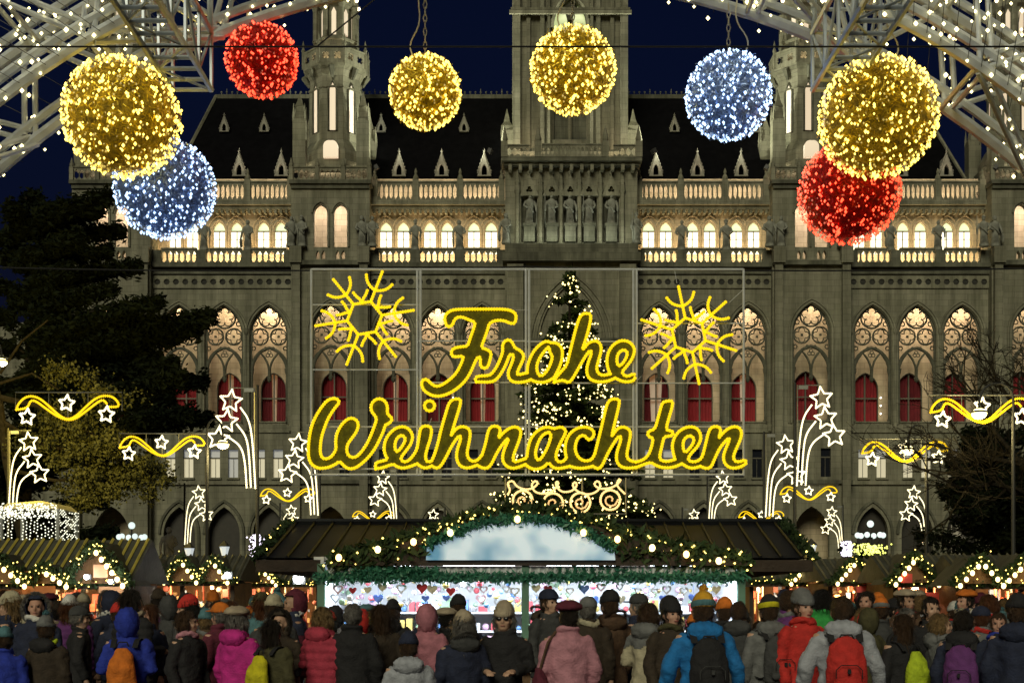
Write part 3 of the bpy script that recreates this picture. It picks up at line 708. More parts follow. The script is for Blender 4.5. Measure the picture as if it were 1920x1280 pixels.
# ---------------------------------------------------------------- balls of fairy lights
kinds_ball = {'gold': ((1.0,.70,.10), 4.2, (.72,.50,.02)), 'red': ((1.0,.055,.02), 3.6, (.62,.012,.008)), 'blue': ((.44,.65,1.0), 3.0, (.32,.45,.78))}
ball_list = [('gold',228,220,222,12.3,'large gold ball of fairy lights beside the left beam, overlapping a blue one'),
 ('blue',309,353,190,13.5,'icy blue ball of fairy lights half behind the large left gold ball'),
 ('red',491,113,137,13.2,'small red ball of fairy lights left of the turret'),
 ('gold',797,173,137,13.2,'small gold ball of fairy lights hanging before the dark roof'),
 ('gold',1074,132,162,12.9,'gold ball of fairy lights hanging before the great tower'),
 ('blue',1366,180,163,12.9,'icy blue ball of fairy lights hanging alone before the right roof'),
 ('gold',1646,220,224,12.3,'large gold ball of fairy lights beside the right beam, overlapping a red one'),
 ('red',1592,361,192,13.5,'red ball of fairy lights half behind the large right gold ball')]
for bi, (kd, px, py, D, Y, lab) in enumerate(ball_list):
    c = P(px, py, Y); rad = D/2/F_PX*Y; colr, st, base = kinds_ball[kd]
    t = thing('light_ball', lab, 'light ball', c, 0, 'balls of fairy lights hanging from the gate')
    rs = random.Random(bi)
    core = MB(); core.ell((0,0,0), rad*.86, 28, 18)
    core.build('core', mat('ball_core_'+kd, tuple(x*.5 for x in base), .6, var=.5, scale=14, bump=1.0, bscale=40), t, smooth=True)
    wm = MB()                                     # tangle of wire and tinsel round the core
    for i in range(3200):
        z = rs.uniform(-1,1); a = rs.uniform(0,2*PI); s = math.sqrt(1-z*z); n = Vector((s*math.cos(a), s*math.sin(a), z))
        d = Vector((rs.gauss(0,1),rs.gauss(0,1),rs.gauss(0,1))).cross(n).normalized()
        e = n.cross(d); L = rs.uniform(.03,.075); p = n*rad*rs.uniform(.85,.975); w = rs.uniform(.003,.0065)
        q = p + d*L + n*rs.uniform(-.03,.035); k = w
        wm.add([p+e*k, p-e*k, q-e*k*.6, q+e*k*.6], [(0,1,2,3)])
    tag(wm.build('tinsel', mat('tinsel_'+kd, base, .32, metal=.45, var=.3, scale=20), t), kind='stuff')
    nb = int(620*(rad/.45)**1.15); pts = []; rr = []
    for i in range(nb):
        z = 1-2*(i+.5)/nb; a = i*2.399963+rs.gauss(0,.2); z = max(-1,min(1,z+rs.gauss(0,.045))); s = math.sqrt(1-z*z)
        pts.append(Vector((s*math.cos(a), s*math.sin(a), z))*rad*rs.uniform(.955,1.0)); rr.append(rs.choice((.008,.010,.0125,.0145,.011,.0165)))
    bm2 = MB(); bm2.beads(pts, rr, stretch=(1,1,1.35))
    tag(bm2.build('bulbs', emit('bulb_'+kd, colr, st, nee=True), t), kind='stuff')
    pk = []
    for i in range(int(nb*.6)):
        d = Vector((rs.gauss(0,1),rs.gauss(0,1),rs.gauss(0,1))).normalized(); pk.append(d*rad*rs.uniform(.9,.985))
    dm = MB(); dm.beads(pk, [rs.uniform(.007,.012) for _ in pk], stretch=(1,1,1.3))
    tag(dm.build('dim_bulbs', emit('dim_bulb_'+kd, colr, st*.10, nee=True), t), kind='stuff')
    top = .15 + math.sqrt(max(.1, RI**2 - c.x**2)) - c.z
    if abs(c.x) > 3: top = max(top, rad+.6)
    ch = MB()
    for q in range(int((top-rad)/.07)):
        zc = rad + .07*q + .035
        ch.tube([(x, 0, z) if q % 2 else (0, x, z) for x, z in circ(0, zc, .018, 6, 0, .045)], .006, 4, closed=True)
    ch.build('chain', mat('chain_steel', (.5,.5,.48), .4, metal=.8, var=0), t)
    sx = -.14 if px < 1200 else .18
    MB().tube(smoothed([(sx*.9,0,rad*.96),(sx*1.2,0,rad+.12),(sx*.3,-.02,rad+.32),(sx*.55,0,rad+.6),(.01,0,min(top,rad+1.3))],False,2), .008, 5).build('power_cable', WIRE_L, t)

# overhead wires
def cable(a, b, r, label, sag=0., m=WIRE, group=None):
    a, b = Vector(a), Vector(b); pts = [a.lerp(b,t)-a-Vector((0,0,sag*4*t*(1-t))) for t in np.linspace(0,1,17)]
    o = MB().tube(pts, r, 5).build('overhead_wire', m, None, a); return tag(o, label, 'wire', group or 'wires over the market')
cable(P(-400,88,10), P(2400,88,10), .0075, 'thin black wire running level across the whole top of the picture')
cable(P(596,86,10.02), P(860,-130,11), .006, 'black wire slanting up across the left turret')
# ---------------------------------------------------------------- the great greeting sign
YS = 30.0
O = P(989, 890, YS)
sign = thing('light_sign', 'yellow rope-light sign reading Frohe Weihnachten in a steel grid with two snowflakes', 'sign', O)
def L2(px, py): q = P(px, py, YS) - O; return (q.x, q.z)
STEEL = mat('grid_steel', (.52,.54,.54), .5, metal=0, var=.1, scale=8)
ROPE_Y = emit('rope_yellow', (1.0,.70,.005), 1.0, nee=True, base=(.5,.32,.002))
def rope_part(paths, name, parent, material, r=.044, stepw=.064, y=-.05):
    b = MB()
    for pth, cl in paths:
        pts = [Vector((x, y, z)) for x, z in pth]
        b.beads(resample(pts, stepw, cl), r, rich=True)
    return tag(b.build(name, material, parent, smooth=True), kind='stuff')
def bar(x0, y0, x1, y1, w=.022, name='bar', dy=0.0):
    a, b = L2(x0, y0), L2(x1, y1)
    MB().tube([(a[0],.06+dy,a[1]),(b[0],.06+dy,b[1])], w, 6).build(name, STEEL, sign)
for x in (583,1395): bar(x,503,x,891,.028,'frame_post')
for x in (785,989,1191):
    bar(x-3,503,x-3,891,.03,'frame_post'); bar(x+3.2,503,x+3.2,891,.03,'frame_post')
for y in (504,889): bar(583,y,1395,y,.03,'frame_rail')
bar(583,878,1395,878,.02,'frame_rail',.02)
for x0, x1, ys in ((583,785,(570,692,799)),(785,989,(638,716,799)),(989,1191,(639,717,799)),(1191,1395,(605,717,799))):
    for y in ys: bar(x0,y,x1,y,.018,'cross_bar',.02)
bar(1395,541,1368,566,.007,'stay'); bar(1265,503,1270,530,.007,'stay'); bar(620,503,620,521,.007,'stay'); bar(1191,717,1203,704,.007,'stay')
bar(809,783,803,799,.007,'stay'); bar(849,612,849,638,.007,'stay'); bar(967,580,989,580,.006,'stay'); bar(1158,748,1191,748,.006,'stay')
A_, B_, C_, D_, E_, F_ = (780,560,6.4), (980,560,6.4), (570,730,7.53), (770,730,7.53), (970,730,7.53), (1180,730,7.53)
def cv(pts, o): return [L2(o[0]+u/o[2], o[1]+v/o[2]) for u, v in pts]
def prs(s): 
    n = [float(q) for q in s.split()]; return list(zip(n[::2], n[1::2]))
closed_letters = {
 'F': (A_, "345 260 345 215 385 165 450 135 620 130 850 130 1070 130 1150 150 1200 190 1200 260 1180 305 1130 300 1050 265 950 265 880 300 860 380 820 490 780 590 850 610 905 650 890 740 860 830 810 840 770 810 775 710 745 700 710 760 660 880 600 980 510 1070 400 1140 290 1175 190 1165 100 1110 65 1040 75 980 130 965 170 1010 230 1055 300 1045 400 980 490 890 550 770 575 690 500 700 440 700 420 650 445 600 530 580 620 575 650 480 690 370 715 290 640 260 560 225 500 225 460 260 440 320 400 345 365 330"),
 'W': (C_, "420 125 480 140 505 185 470 230 420 290 340 420 290 550 250 680 235 800 235 900 260 965 310 985 380 960 430 900 460 830 450 750 460 650 500 550 570 455 650 405 720 415 765 460 770 530 740 610 680 690 620 770 605 850 620 920 670 960 740 955 810 890 880 790 940 670 990 540 1025 440 1020 390 960 320 945 250 970 180 1030 135 1100 135 1160 180 1185 260 1175 350 1245 400 1240 450 1190 490 1150 500 1130 580 1080 690 1010 830 930 940 830 1040 730 1110 640 1125 570 1085 510 1010 430 1070 320 1110 200 1115 110 1060 70 970 65 850 75 700 110 520 170 380 260 240 340 150"),
}
open_letters = [  # letter, crop, upper edge, lower edge, counter
 ('r', A_, "725 1000 710 960 740 930 880 925 930 880 985 790 1045 640 1035 560 1070 505 1120 495 1160 530 1180 590 1260 630 1300 690 1270 770 1220 870 1215 920 1335 890", "725 1000 900 1005 970 970 1030 890 1090 770 1120 680 1155 665 1175 700 1140 800 1105 880 1110 950 1150 995 1220 1010 1310 1000 1380 975", ""),
 ('o', B_, "55 890 55 820 85 720 140 620 220 540 290 510 340 535 400 530 460 575 480 650 465 760 430 850 375 950", "100 975 150 1000 240 1010 310 990 375 950", "320 575 270 620 210 700 170 790 170 870 200 930 240 925 300 860 340 770 360 690 322 650"),
 ('h', B_, "378 1005 390 960 450 890 530 800 555 690 590 550 640 350 680 230 720 185 770 180 815 190 815 260 790 370 760 480 710 620 745 590 780 540 840 510 900 515 940 560 940 640 910 740 885 830 900 895 960 925 1050 905", "378 1005 450 985 490 980 540 1010 580 990 640 890 700 780 780 650 820 620 820 680 790 750 765 850 775 930 830 985 930 1005 1030 990 1110 955", ""),
 ('e', B_, "1050 905 1020 840 1005 740 1030 630 1090 550 1170 505 1260 510 1320 560 1345 630 1310 730 1250 810 1190 880 1210 920 1260 935 1330 900 1350 930", "1110 955 1180 990 1260 1005 1340 980 1350 930", "1215 615 1260 650 1230 740 1160 820 1130 780 1130 690 1165 635"),
 ('e', C_, "1015 1120 1010 1040 1060 1020 1190 990 1150 930 1130 830 1150 720 1210 620 1300 545 1400 520 1490 560 1540 650 1520 760 1450 860 1370 960 1380 1010 1440 1025 1510 980 1580 880 1600 820", "1015 1120 1120 1105 1260 1050 1310 1090 1400 1115 1500 1090 1600 1050", "1390 645 1440 700 1400 790 1320 890 1285 840 1290 740 1330 670"),
 ('i', D_, "95 820 120 680 135 570 165 525 220 515 280 525 300 580 280 700 240 820 210 930 220 1010 265 1025 300 1005", "95 1050 150 1095 220 1115 300 1080", ""),
 ('h', D_, "300 1005 340 920 390 750 430 570 500 330 540 200 590 145 650 135 705 140 705 210 660 360 610 520 565 670 610 590 680 530 760 525 830 560 845 640 820 780 795 890 810 970 870 1020 950 1000 1010 920", "300 1080 370 1120 430 1080 500 960 580 800 660 680 705 650 705 720 665 830 645 930 665 1040 720 1095 810 1115 940 1070", ""),
 ('n', D_, "1010 920 1060 760 1090 600 1130 530 1200 515 1260 540 1265 590 1235 700 1290 630 1370 560 1460 525 1530 545 1560 600 1540 700 1490 830 1445 950 1455 1025 1510 1015 1620 975", "940 1070 1010 1110 1090 1115 1150 1040 1200 930 1270 810 1350 710 1385 690 1370 740 1320 850 1295 950 1310 1040 1380 1105 1480 1115 1620 1060", ""),
 ('a', E_, "115 975 135 960 145 850 180 710 260 600 360 540 450 530 520 560 580 535 640 535 685 580 670 640 610 750 560 860 540 950 560 1010 610 1030 670 1000 690 960", "115 1060 180 1115 280 1130 370 1100 440 1030 490 1095 560 1120 660 1105 740 1085", "440 600 480 640 450 760 390 890 310 1010 260 970 255 870 300 730 360 640"),
 ('c', E_, "690 960 670 860 680 750 720 650 800 570 900 530 1000 535 1070 580 1085 640 1050 700 995 715 960 660 910 645 850 690 820 770 815 860 850 950 920 1005 1000 1010 1060 980 1095 900", "740 1085 850 1115 960 1110 1065 1085", ""),
 ('h', E_, "1095 900 1140 720 1180 560 1230 340 1270 190 1320 140 1390 135 1440 150 1435 220 1400 370 1360 530 1325 680 1380 590 1440 535 1520 530 1590 580 1595 660 1565 800 1540 920 1560 990 1640 1020 1671 1022", "1065 1085 1140 1130 1200 1070 1260 930 1340 790 1420 670 1460 660 1455 740 1420 830 1395 930 1400 1020 1450 1085 1540 1115 1640 1105 1681 1100", ""),
 ('t', F_, "90 1025 180 1000 260 940 310 820 335 690 290 680 250 640 270 590 360 560 390 450 430 300 460 190 530 165 610 165 605 240 560 390 510 570 600 590 620 620 590 660 490 665 460 780 420 960 450 1005 540 1020 640 985", "100 1100 200 1060 300 1030 380 1080 500 1110 620 1100 740 1050", ""),
 ('e', F_, "640 985 610 880 600 780 640 660 720 570 830 525 930 535 1000 610 1005 720 950 820 870 900 820 980 860 1020 940 1020 1010 980 1040 900", "740 1050 820 1100 900 1115 1000 1085", "850 650 910 690 900 760 840 840 785 895 755 840 755 740 790 680"),
 ('n', F_, "1040 900 1080 740 1110 610 1150 535 1220 520 1280 545 1285 600 1250 700 1310 620 1400 545 1490 520 1560 550 1585 620 1560 720 1500 850 1460 950 1480 1010 1540 1025 1635 990 1642 1045", "1000 1085 1080 1120 1150 1100 1200 980 1270 830 1360 720 1410 680 1400 740 1350 850 1320 950 1335 1040 1400 1100 1480 1115 1580 1090 1642 1045", ""),
]
FILL = mat('green_matting', (.13,.125,.003), .95, var=.35, scale=9, bump=.8, bscale=60)
def letter(ch, fill, holes, ropes):
    p = MB().plate(fill, holes, -.02, .03).build('letter', FILL, sign)
    p['label'] = f'script letter {ch} edged with yellow rope light'
    rope_part(ropes, 'rope_light', p, ROPE_Y)
for ch, (o, s) in closed_letters.items():
    q = smoothed(cv(prs(s), o), True, 1); letter(ch, q, [], [(q, True)])
for ch, o, st, sb, sh in open_letters:
    T = smoothed(cv(prs(st), o), False, 1); Bt = smoothed(cv(prs(sb), o), False, 1)
    h = smoothed(cv(prs(sh), o), True, 1) if sh else None
    rev = list(reversed(Bt))
    poly = T + [p for p in rev if (Vector(p)-Vector(T[-1])).length > 1e-4 and (Vector(p)-Vector(T[0])).length > 1e-4]
    letter(ch, poly, [h] if h else [], [(T, False), (Bt, False)] + ([(h, True)] if h else []))
dot = cv(circ(268,234,72,20), D_); letter('i dot', dot, [], [(dot, True)])
def snowflake(px, py, rot):
    t = link('snowflake', None, sign); c = Vector(L2(px, py)); s = YS/F_PX; paths = []
    def pt(r, a): return (c.x + r*s*math.cos(a), c.y + r*s*math.sin(a))
    hexa = [pt(33, rot+k*PI/3) for k in range(6)]
    for k in range(6):
        a = rot + k*PI/3
        ray = [pt(33,a), pt(66,a), pt(97,a)]
        rope_part([(ray,False),([hexa[k],hexa[(k+1)%6]],False)], 'rope_light', t, ROPE_Y, .042, .062)
        paths = []
        for sg in (-1,1):
            q = smoothed([pt(56,a), pt(58,a+sg*.14), pt(68,a+sg*.30), pt(84,a+sg*.33)], False, 2); paths.append((q,False))
            m = a + PI/6
            q = smoothed([pt(29,m), pt(37,m+sg*.09), pt(44,m+sg*.22), pt(55,m+sg*.27)], False, 2); paths.append((q,False))
        rope_part(paths, 'rope_branch', t, ROPE_Y, .042, .062)
snowflake(684,597,R(9)); snowflake(1291,629,R(42))
# the carrying cable, and slim stays down from it
cable(P(-700,470,YS+.1), P(985,500,YS+.1), .02, 'dark steel cable carrying the left end of the greeting sign', .25)
cable(P(985,500,YS+.1), P(2700,470,YS+.1), .02, 'dark steel cable carrying the right end of the greeting sign', .25)

# ---------------------------------------------------------------- street light ornaments
ROPE_W = emit('rope_white', (1.0,.86,.50), 2.2, nee=True); ROPE_G = emit('rope_gold', (1.0,.64,.01), 1.15, nee=True, base=(.5,.32,.002))
POLE = mat('pole_paint', (.02,.021,.02), .6, metal=0, var=.1)
FRAME = mat('ornament_frame', (.22,.23,.22), .5, metal=.4, var=.1)
def wave_meshes():
    def n(s): return smoothed([((u-408)/640, (240-v)/640) for u, v in prs(s)], False, 2)
    A = n("97 345 105 315 140 275 185 260 240 278 300 330 360 385 405 405 455 385 520 320 580 270 640 258 690 275 722 328 645 328")
    B = n("97 345 165 335 180 290 210 290 270 335 340 385 400 408 450 402 520 350 590 295 620 285 640 310")
    m = MB(); W = 3.0
    for q in (A, B): m.beads(resample([Vector((x*W,0,z*W)) for x, z in q], .06), .045)
    wave = m.mesh('wave'); wave.materials.append(ROPE_G)
    st = []
    for u, v in ((165,390),(402,308),(640,375)):
        c = ((u-408)/640*W, (240-v)/640*W)
        s = MB(); s.beads(resample([Vector((x,-.05,z)) for x, z in star(*c, .235, .5, PI/2-.1)], .055, True), .038)
        me = s.mesh('star'); me.materials.append(ROPE_W); st.append(me)
    f = MB(); f.tube([(-.5*W,.05,-.17*W),(-.5*W,.05,0),(.5*W,.05,0),(.5*W,.05,-.17*W)], .02, 4)
    for x in (-.19,.18): f.tube([(x*W,.05,0),(x*W,.05,-.16*W)], .012, 4)
    f.tube([(-.01*W,.05,-.1*W),(-.01*W,.05,-.25*W)], .015, 4)
    fr = f.mesh('frame'); fr.materials.append(FRAME)
    return wave, st, fr
WAVE, WSTARS, WFR = wave_meshes()
def comet_meshes():
    H = 3.5/520.
    def n(s): return smoothed([((u-60)*H, (985-v)*H) for u, v in prs(s)], False, 2)
    tr = ["128 570 85 630 66 740 52 985", "148 655 100 715 85 800 75 985", "192 720 128 765 106 840 97 985"]
    tm = []
    for q in tr:
        m = MB(); m.beads(resample([Vector((x,0,z)) for x, z in n(q)], .06), .04); me = m.mesh('trail'); me.materials.append(ROPE_W); tm.append(me)
    st = []
    for u, v in ((178,535),(200,638),(244,728)):
        m = MB(); m.beads(resample([Vector((x,-.04,z)) for x, z in star((u-60)*H,(985-v)*H,.40,.47,PI/2+.12)], .06, True), .04); me = m.mesh('star'); me.materials.append(ROPE_W); st.append(me)
    f = MB(); f.tube([(-.02,.06,0),(-.02,.06,3.5),(.85,.06,3.5)], .022, 4); f.tube([(-.02,.06,0),(.3,.06,0)], .02, 4); f.box(.02,.35,.05,.09,3.36,3.49)
    fr = f.mesh('frame'); fr.materials.append(FRAME)
    return tm, st, fr
CTR, CST, CFR = comet_meshes()
def wave(px, py, Y, label):
    c = P(px, py, Y); t = thing('wave_ornament', label, 'light ornament', c, 0, 'gold wave and star light ornaments')
    link('wave', WAVE, t); link('frame', WFR, t)
    for s in WSTARS: link('star', s, t)
def comet(px, py, Y, face, label, post=True):     # px, py: foot of the trails
    c = P(px, py, Y); t = thing('comet_ornament', label, 'light ornament', c, 0, 'shooting star light ornaments on poles')
    sx = 1 if face > 0 else -1
    for me in CTR: link('trail', me, t, scale=(sx,1,1))
    for me in CST: link('star', me, t, scale=(sx,1,1))
    link('frame', CFR, t, scale=(sx,1,1))
    MB().tube([(-.1*sx,.12,-c.z),(-.1*sx,.12,3.6)], [.075,.05], 8).build('pole', POLE, t)
wave(128,735,36,'gold wave with three white stars, largest one at the far left')
wave(305,812,43.6,'gold wave with three white stars beside the bright lamp, over the left trees')
wave(540,912,68,'small gold wave with stars tucked behind a comet left of the sign')
wave(700,955,90,'tiny gold wave with stars just above the left end of the stall roof')
wave(1842,740,36,'gold wave with three white stars, largest one at the right edge')
wave(1698,822,43,'gold wave with three white stars under a lamp, right of the tall comets')
wave(1517,908,65,'small gold wave with stars below the tall comets on the right')
wave(1428,955,82,'tiny gold wave with stars above the right end of the stall roof')
comet(18,968,52,1,'three star comet light at the far left over the light-net gazebo')
comet(476,915,44.5,-1,'tallest comet light on the left, stars beside a red-curtained window')
comet(594,965,54,-1,'comet light touching the lower left corner of the greeting sign')
comet(348,1020,75,1,'slim comet light below the bright lamp, before the left ground floor arches')
comet(743,992,75,-1,'comet light rising behind the left half of the stall roof')
comet(527,1032,96,1,'small comet light with its trails hidden behind the left stall roof end')
comet(832,1040,96,-1,'tiny comet light peeping over the roof left of the gable')
comet(1497,910,44.5,1,'tallest comet light on the right, beside the sign')
comet(1438,968,54,1,'comet light right of the sign, one step in front of the tallest')
comet(1330,992,75,1,'comet light rising behind the right half of the stall roof')
comet(1738,1020,75,-1,'comet light leaning left on a lamp pole at the right')
comet(1579,1035,96,-1,'small comet light between the two right-hand roofs')
comet(1282,1040,96,1,'tiny comet light peeping over the roof right of the gable')

# bauble garland sign over the stall
c = P(1060, 965, 46); gs = thing('bauble_ornament', 'rope-light garland with four spiral baubles in a thin frame above the gable', 'light ornament', c)
def G(px, py): q = P(px, py, 46)-c; return (q.x, q.z)
ROPE_A = emit('rope_amber', (1.0,.62,.18), 1.3, nee=True)
for x in (948,1092,1174): a, b_ = G(x,895), G(x,963); MB().tube([(a[0],.05,a[1]),(b_[0],.05,b_[1])],.03,4).build('frame_post', FRAME, gs)
a, b_ = G(948,963), G(1174,963); MB().tube([(a[0],.05,a[1]),(b_[0],.05,b_[1])],.025,4).build('frame_rail', FRAME, gs)
cur = [(948,930),(958,920),(950,905),(962,900),(968,912),(985,918),(1000,915),(1010,905),(1003,900),(995,910),(1005,925),(1030,925),(1045,912),(1048,902),(1040,905),(1050,922),(1070,922),(1082,912),(1080,902),(1072,908),(1080,920),(1100,928),(1120,922),(1127,908),(1120,900),(1112,908),(1125,917),(1150,914),(1165,900),(1160,897),(1155,910),(1172,926)]
rope_part([(smoothed([G(*q) for q in cur],False,2),False)], 'garland_rope', gs, ROPE_A, .045, .07)
for x, y in ((980,938),(1037,943),(1088,942),(1144,937)):
    bb = link('bauble', None, gs)
    rope_part([([G(x+18.5*math.cos(q),y+18.5*math.sin(q)) for q in np.linspace(0,2*PI,24)],True)], 'ring', bb, ROPE_A, .05, .075)
    sp = [G(x+(14-1.15*k)*math.cos(k*.75),y+(14-1.15*k)*math.sin(k*.75)) for k in range(11)]
    rope_part([(sp,False)], 'spiral', bb, emit('rope_copper',(1.0,.5,.12),.9), .04, .07)
# ---------------------------------------------------------------- trees
def leaf_mesh(name, centres, size, flat=.6, seed=1, slim=.35):
    g_ = np.random.default_rng(seed); C = np.asarray(centres, float); n = len(C)
    d = g_.normal(0,1,(n,3)); d[:,2] *= flat; d /= np.linalg.norm(d,axis=1)[:,None]+1e-9
    e = np.cross(d, g_.normal(0,1,(n,3))); e /= np.linalg.norm(e,axis=1)[:,None]+1e-9
    s = size*g_.uniform(.6,1.4,(n,1))
    V = np.stack([C-d*s*.5-e*s*slim*.3, C+e*s*slim*.6, C+d*s*.6, C-e*s*slim*.6],1).reshape(-1,3)
    m = bpy.data.meshes.new(name); m.vertices.add(4*n); m.vertices.foreach_set('co', V.ravel())
    m.loops.add(4*n); m.loops.foreach_set('vertex_index', np.arange(4*n)); m.polygons.add(n)
    m.polygons.foreach_set('loop_start', np.arange(0,4*n,4)); m.polygons.foreach_set('loop_total', np.full(n,4))
    m.update(); m.validate(); return m
BARK = mat('bark', (.02,.017,.012), .9, var=.35, scale=5, bump=.8, bscale=18)
FIR = mat('fir_needles', (.004,.007,.003), .85, c2=(.009,.013,.005), scale=1.5)
FIR_X = mat('christmas_fir', (.02,.034,.012), .8, c2=(.038,.055,.018), scale=1.2)
LEAF = mat('evergreen_leaves', (.028,.032,.008), .8, c2=(.06,.062,.014), scale=1.4)

for _m in (FIR,FIR_X,BARK): _m.node_tree.nodes['Principled BSDF'].inputs['Specular IOR Level'].default_value = .1
def layered_conifer(name, label, root, tips, per, size, seed, topz, tr=.35):
    t = thing(name, label, 'tree', root); g_ = np.random.default_rng(seed)
    MB().tube([(0,0,0),(.1,0,topz*.5),(0,.1,topz)], [tr,tr*.6,.05], 8).build('trunk', BARK, t)
    pts = []; br = MB()
    for (x, y, z) in tips:
        L = math.hypot(x, y); a = np.array((0,0,max(.8,z-L*.30))); b = np.array((x,y,z))
        mid = (a+b)/2 + np.array((0,0,.12*L))
        br.tube([a,mid,b],[.09,.06,.02],5)
        side = np.array((-y,x,0))/(L+1e-6)
        n = int(per*max(.35,L/6))
        for _ in range(n):
            s = g_.uniform(.12,1.02); p = (1-s)**2*a+2*s*(1-s)*mid+s*s*b
            w = .75*(1.05-s)*min(1,L/4)+.22
            q = p + side*g_.normal(0,w*.75) + np.array((0,0,g_.normal(-.08,.2)))
            pts.append(q)
    br.build('branches', BARK, t)['kind'] = 'stuff'
    m = leaf_mesh('crown', pts, size, .5, seed); m.materials.append(FIR); o = link('crown', m, t); o['kind'] = 'stuff'
    return t
Yc = 66.0; rt = P(48,1125,Yc); rt.z = 0
tips = []
tp = [(205,365),(190,392),(232,432),(262,498),(208,470),(215,540),(300,565),(396,592),(372,618),(330,632),(300,668),(385,712),(345,705),(320,745),(392,782),(360,770),(300,800),(330,680),(270,600),(260,640),(20,385),(-40,440),(-100,560),(70,372),(120,385),(150,440),(60,470),(100,540),(180,590),(230,640),(110,640),(150,700),(200,720),(20,560),(-30,640),(60,690),(-80,700),(160,640),(240,700),(280,720),(90,600),(130,500),(0,480),(40,420),(-60,520)]
for i, (px, py) in enumerate(tp):
    y = random.uniform(-3.2,2.0)*(.4+.6*random.random()); q = P(px,py,Yc+y); tips.append((q.x-rt.x, y, q.z))
for k in range(30):
    a = random.uniform(0,2*PI); z = random.uniform(4,13); r_ = 1.5+(16-z)*.28; tips.append((r_*math.cos(a), r_*math.sin(a), z))
layered_conifer('cedar_tree', 'tall black cedar with layered boughs at the left edge', rt, tips, 3000, .33, 11, 16.5)
Yr = 52.0; rt2 = P(1872,1125,Yr); rt2.z = 0; tips = []
for k in range(70):
    z = random.uniform(2.2,8.6); a = random.uniform(0,2*PI); r_ = (10.2-z)*.44+.7; tips.append((r_*math.cos(a), r_*math.sin(a), z))
layered_conifer('pine_tree', 'dark bushy conifer standing at the right edge below the wave lights', rt2, tips, 1500, .24, 12, 9.2, .2)

# leafy tree lit yellow by the street lamp
rt3 = P(60,1125,57); rt3.z = 0
t = thing('lamplit_tree', 'leafy tree glowing yellow under the street lamp at the left', 'tree', rt3)
def loc3(px, py, dy=0): q = P(px,py,57+dy)-rt3; return (q.x, q.y, q.z)
MB().tube([loc3(60,1155),loc3(40,1000),loc3(12,860),loc3(0,760),loc3(-30,640)],[.30,.24,.2,.17,.12],8).build('trunk', BARK, t)
for a, b, c, r0 in (((0,745),(70,760),(150,800),.15),((5,790),(80,835),(170,850),.11),((20,880),(100,900),(190,900),.1),((150,800),(200,830),(250,850),.07),((0,700),(40,640),(90,600),.07),((-5,720),(60,700),(110,730),.07)):
    MB().tube([loc3(*a),loc3(*b),loc3(*c)],[r0,r0*.75,r0*.45],6).build('bough', BARK, t)
pts = []; g_ = np.random.default_rng(3)
for (px, py, rx, rz, n) in ((190,850,85,60,5200),(130,800,60,45,2200),(250,880,70,60,3600),(170,920,80,45,3200),(120,700,70,30,700),(200,740,60,30,700),(60,830,35,35,500)):
    c = np.array(loc3(px,py)); k = 57/F_PX
    for _ in range(26):
        d = g_.normal(0,1,3); d /= np.linalg.norm(d); cc = c+d*np.array((rx*k,1.6,rz*k))*g_.uniform(.2,1.0)
        pts += list(cc+g_.normal(0,1,(n//26,3))*np.array((.26,.3,.2)))
m = leaf_mesh('crown', pts, .15, 1.0, 5, .6); m.materials.append(LEAF); link('crown', m, t)['kind'] = 'stuff'

# bare tree on the right
rt4 = P(2010,1125,40); rt4.z = 0
t = thing('bare_tree', 'leafless tree with fine dark twigs reaching in at the right edge', 'tree', rt4)
big, tw = MB(), MB()
def grow(p, d, L, r, lev, rr):
    q = p + d*L*.5 + Vector((rr.gauss(0,1),rr.gauss(0,1),rr.gauss(0,1)))*L*.06; e = p + d*L
    (big if lev < 2 else tw).tube([p,q,e],[r,r*.85,r*.66],5 if lev < 2 else 3, caps=False)
    if lev >= 5: return
    for k in range(3 if lev < 4 else 4):
        nd = (d + Vector((rr.gauss(0,.55),rr.gauss(0,.55),rr.gauss(.05,.45)))).normalized()
        grow(p.lerp(e, rr.uniform(.55,1)), nd, L*rr.uniform(.6,.82), r*.6, lev+1, rr)
rr = random.Random(21)
big.tube([(0,0,0),(0,0,4.6)],[.28,.22],8)
for d in ((-.75,0,.75),(-.45,.2,1),(.2,.3,1),(-.95,-.1,.35),(-.6,-.3,.55)): grow(Vector((0,0,4.4)), Vector(d).normalized(), 2.6, .13, 0, rr)
big.build('trunk', BARK, t); tag(tw.build('twigs', BARK, t), kind='stuff')

# the Christmas tree before the town hall
Yx = 92.0; rx = P(1068,1125,Yx); rx.z = 0
t = thing('christmas_tree', 'tall fir Christmas tree hung with warm white bulbs behind the greeting sign', 'tree', rx)
HT = EYE+(HOR-515)*Yx/F_PX
MB().tube([(0,0,0),(0,0,HT-.4)],[.45,.05],8).build('trunk', BARK, t)
g_ = np.random.default_rng(8); pts = []; bl = []; br = MB()
def rad_at(z): return 6.8*max(0,1-z/HT)**.78+.06
for k in range(520):
    z = HT*(1-g_.uniform(0,1)**.62)*.99+.8*0; z = max(1.2,z); a = g_.uniform(0,2*PI); r_ = rad_at(z)*g_.uniform(.72,1.16)
    tip = np.array((r_*math.cos(a), r_*math.sin(a), z+r_*.05)); base = np.array((0,0,min(HT-.3,z+r_*.18)))
    br.tube([base,tip],[.05,.015],3,caps=False)
    n = int(30+34*r_)
    s = g_.uniform(.25,1.02,n)[:,None]
    pts += list(base*(1-s)+tip*s+g_.normal(0,1,(n,3))*np.array((.26,.26,.13))*(.35+.2*r_**.5))
    for s in g_.uniform(.8,1.1,5 if math.sin(a) < -.15 else 1): bl.append(base*(1-s)+tip*s+np.array((.12*math.cos(a)+g_.normal(0,.2),-.35 if math.sin(a) < 0 else .1,g_.normal(0,.2))))
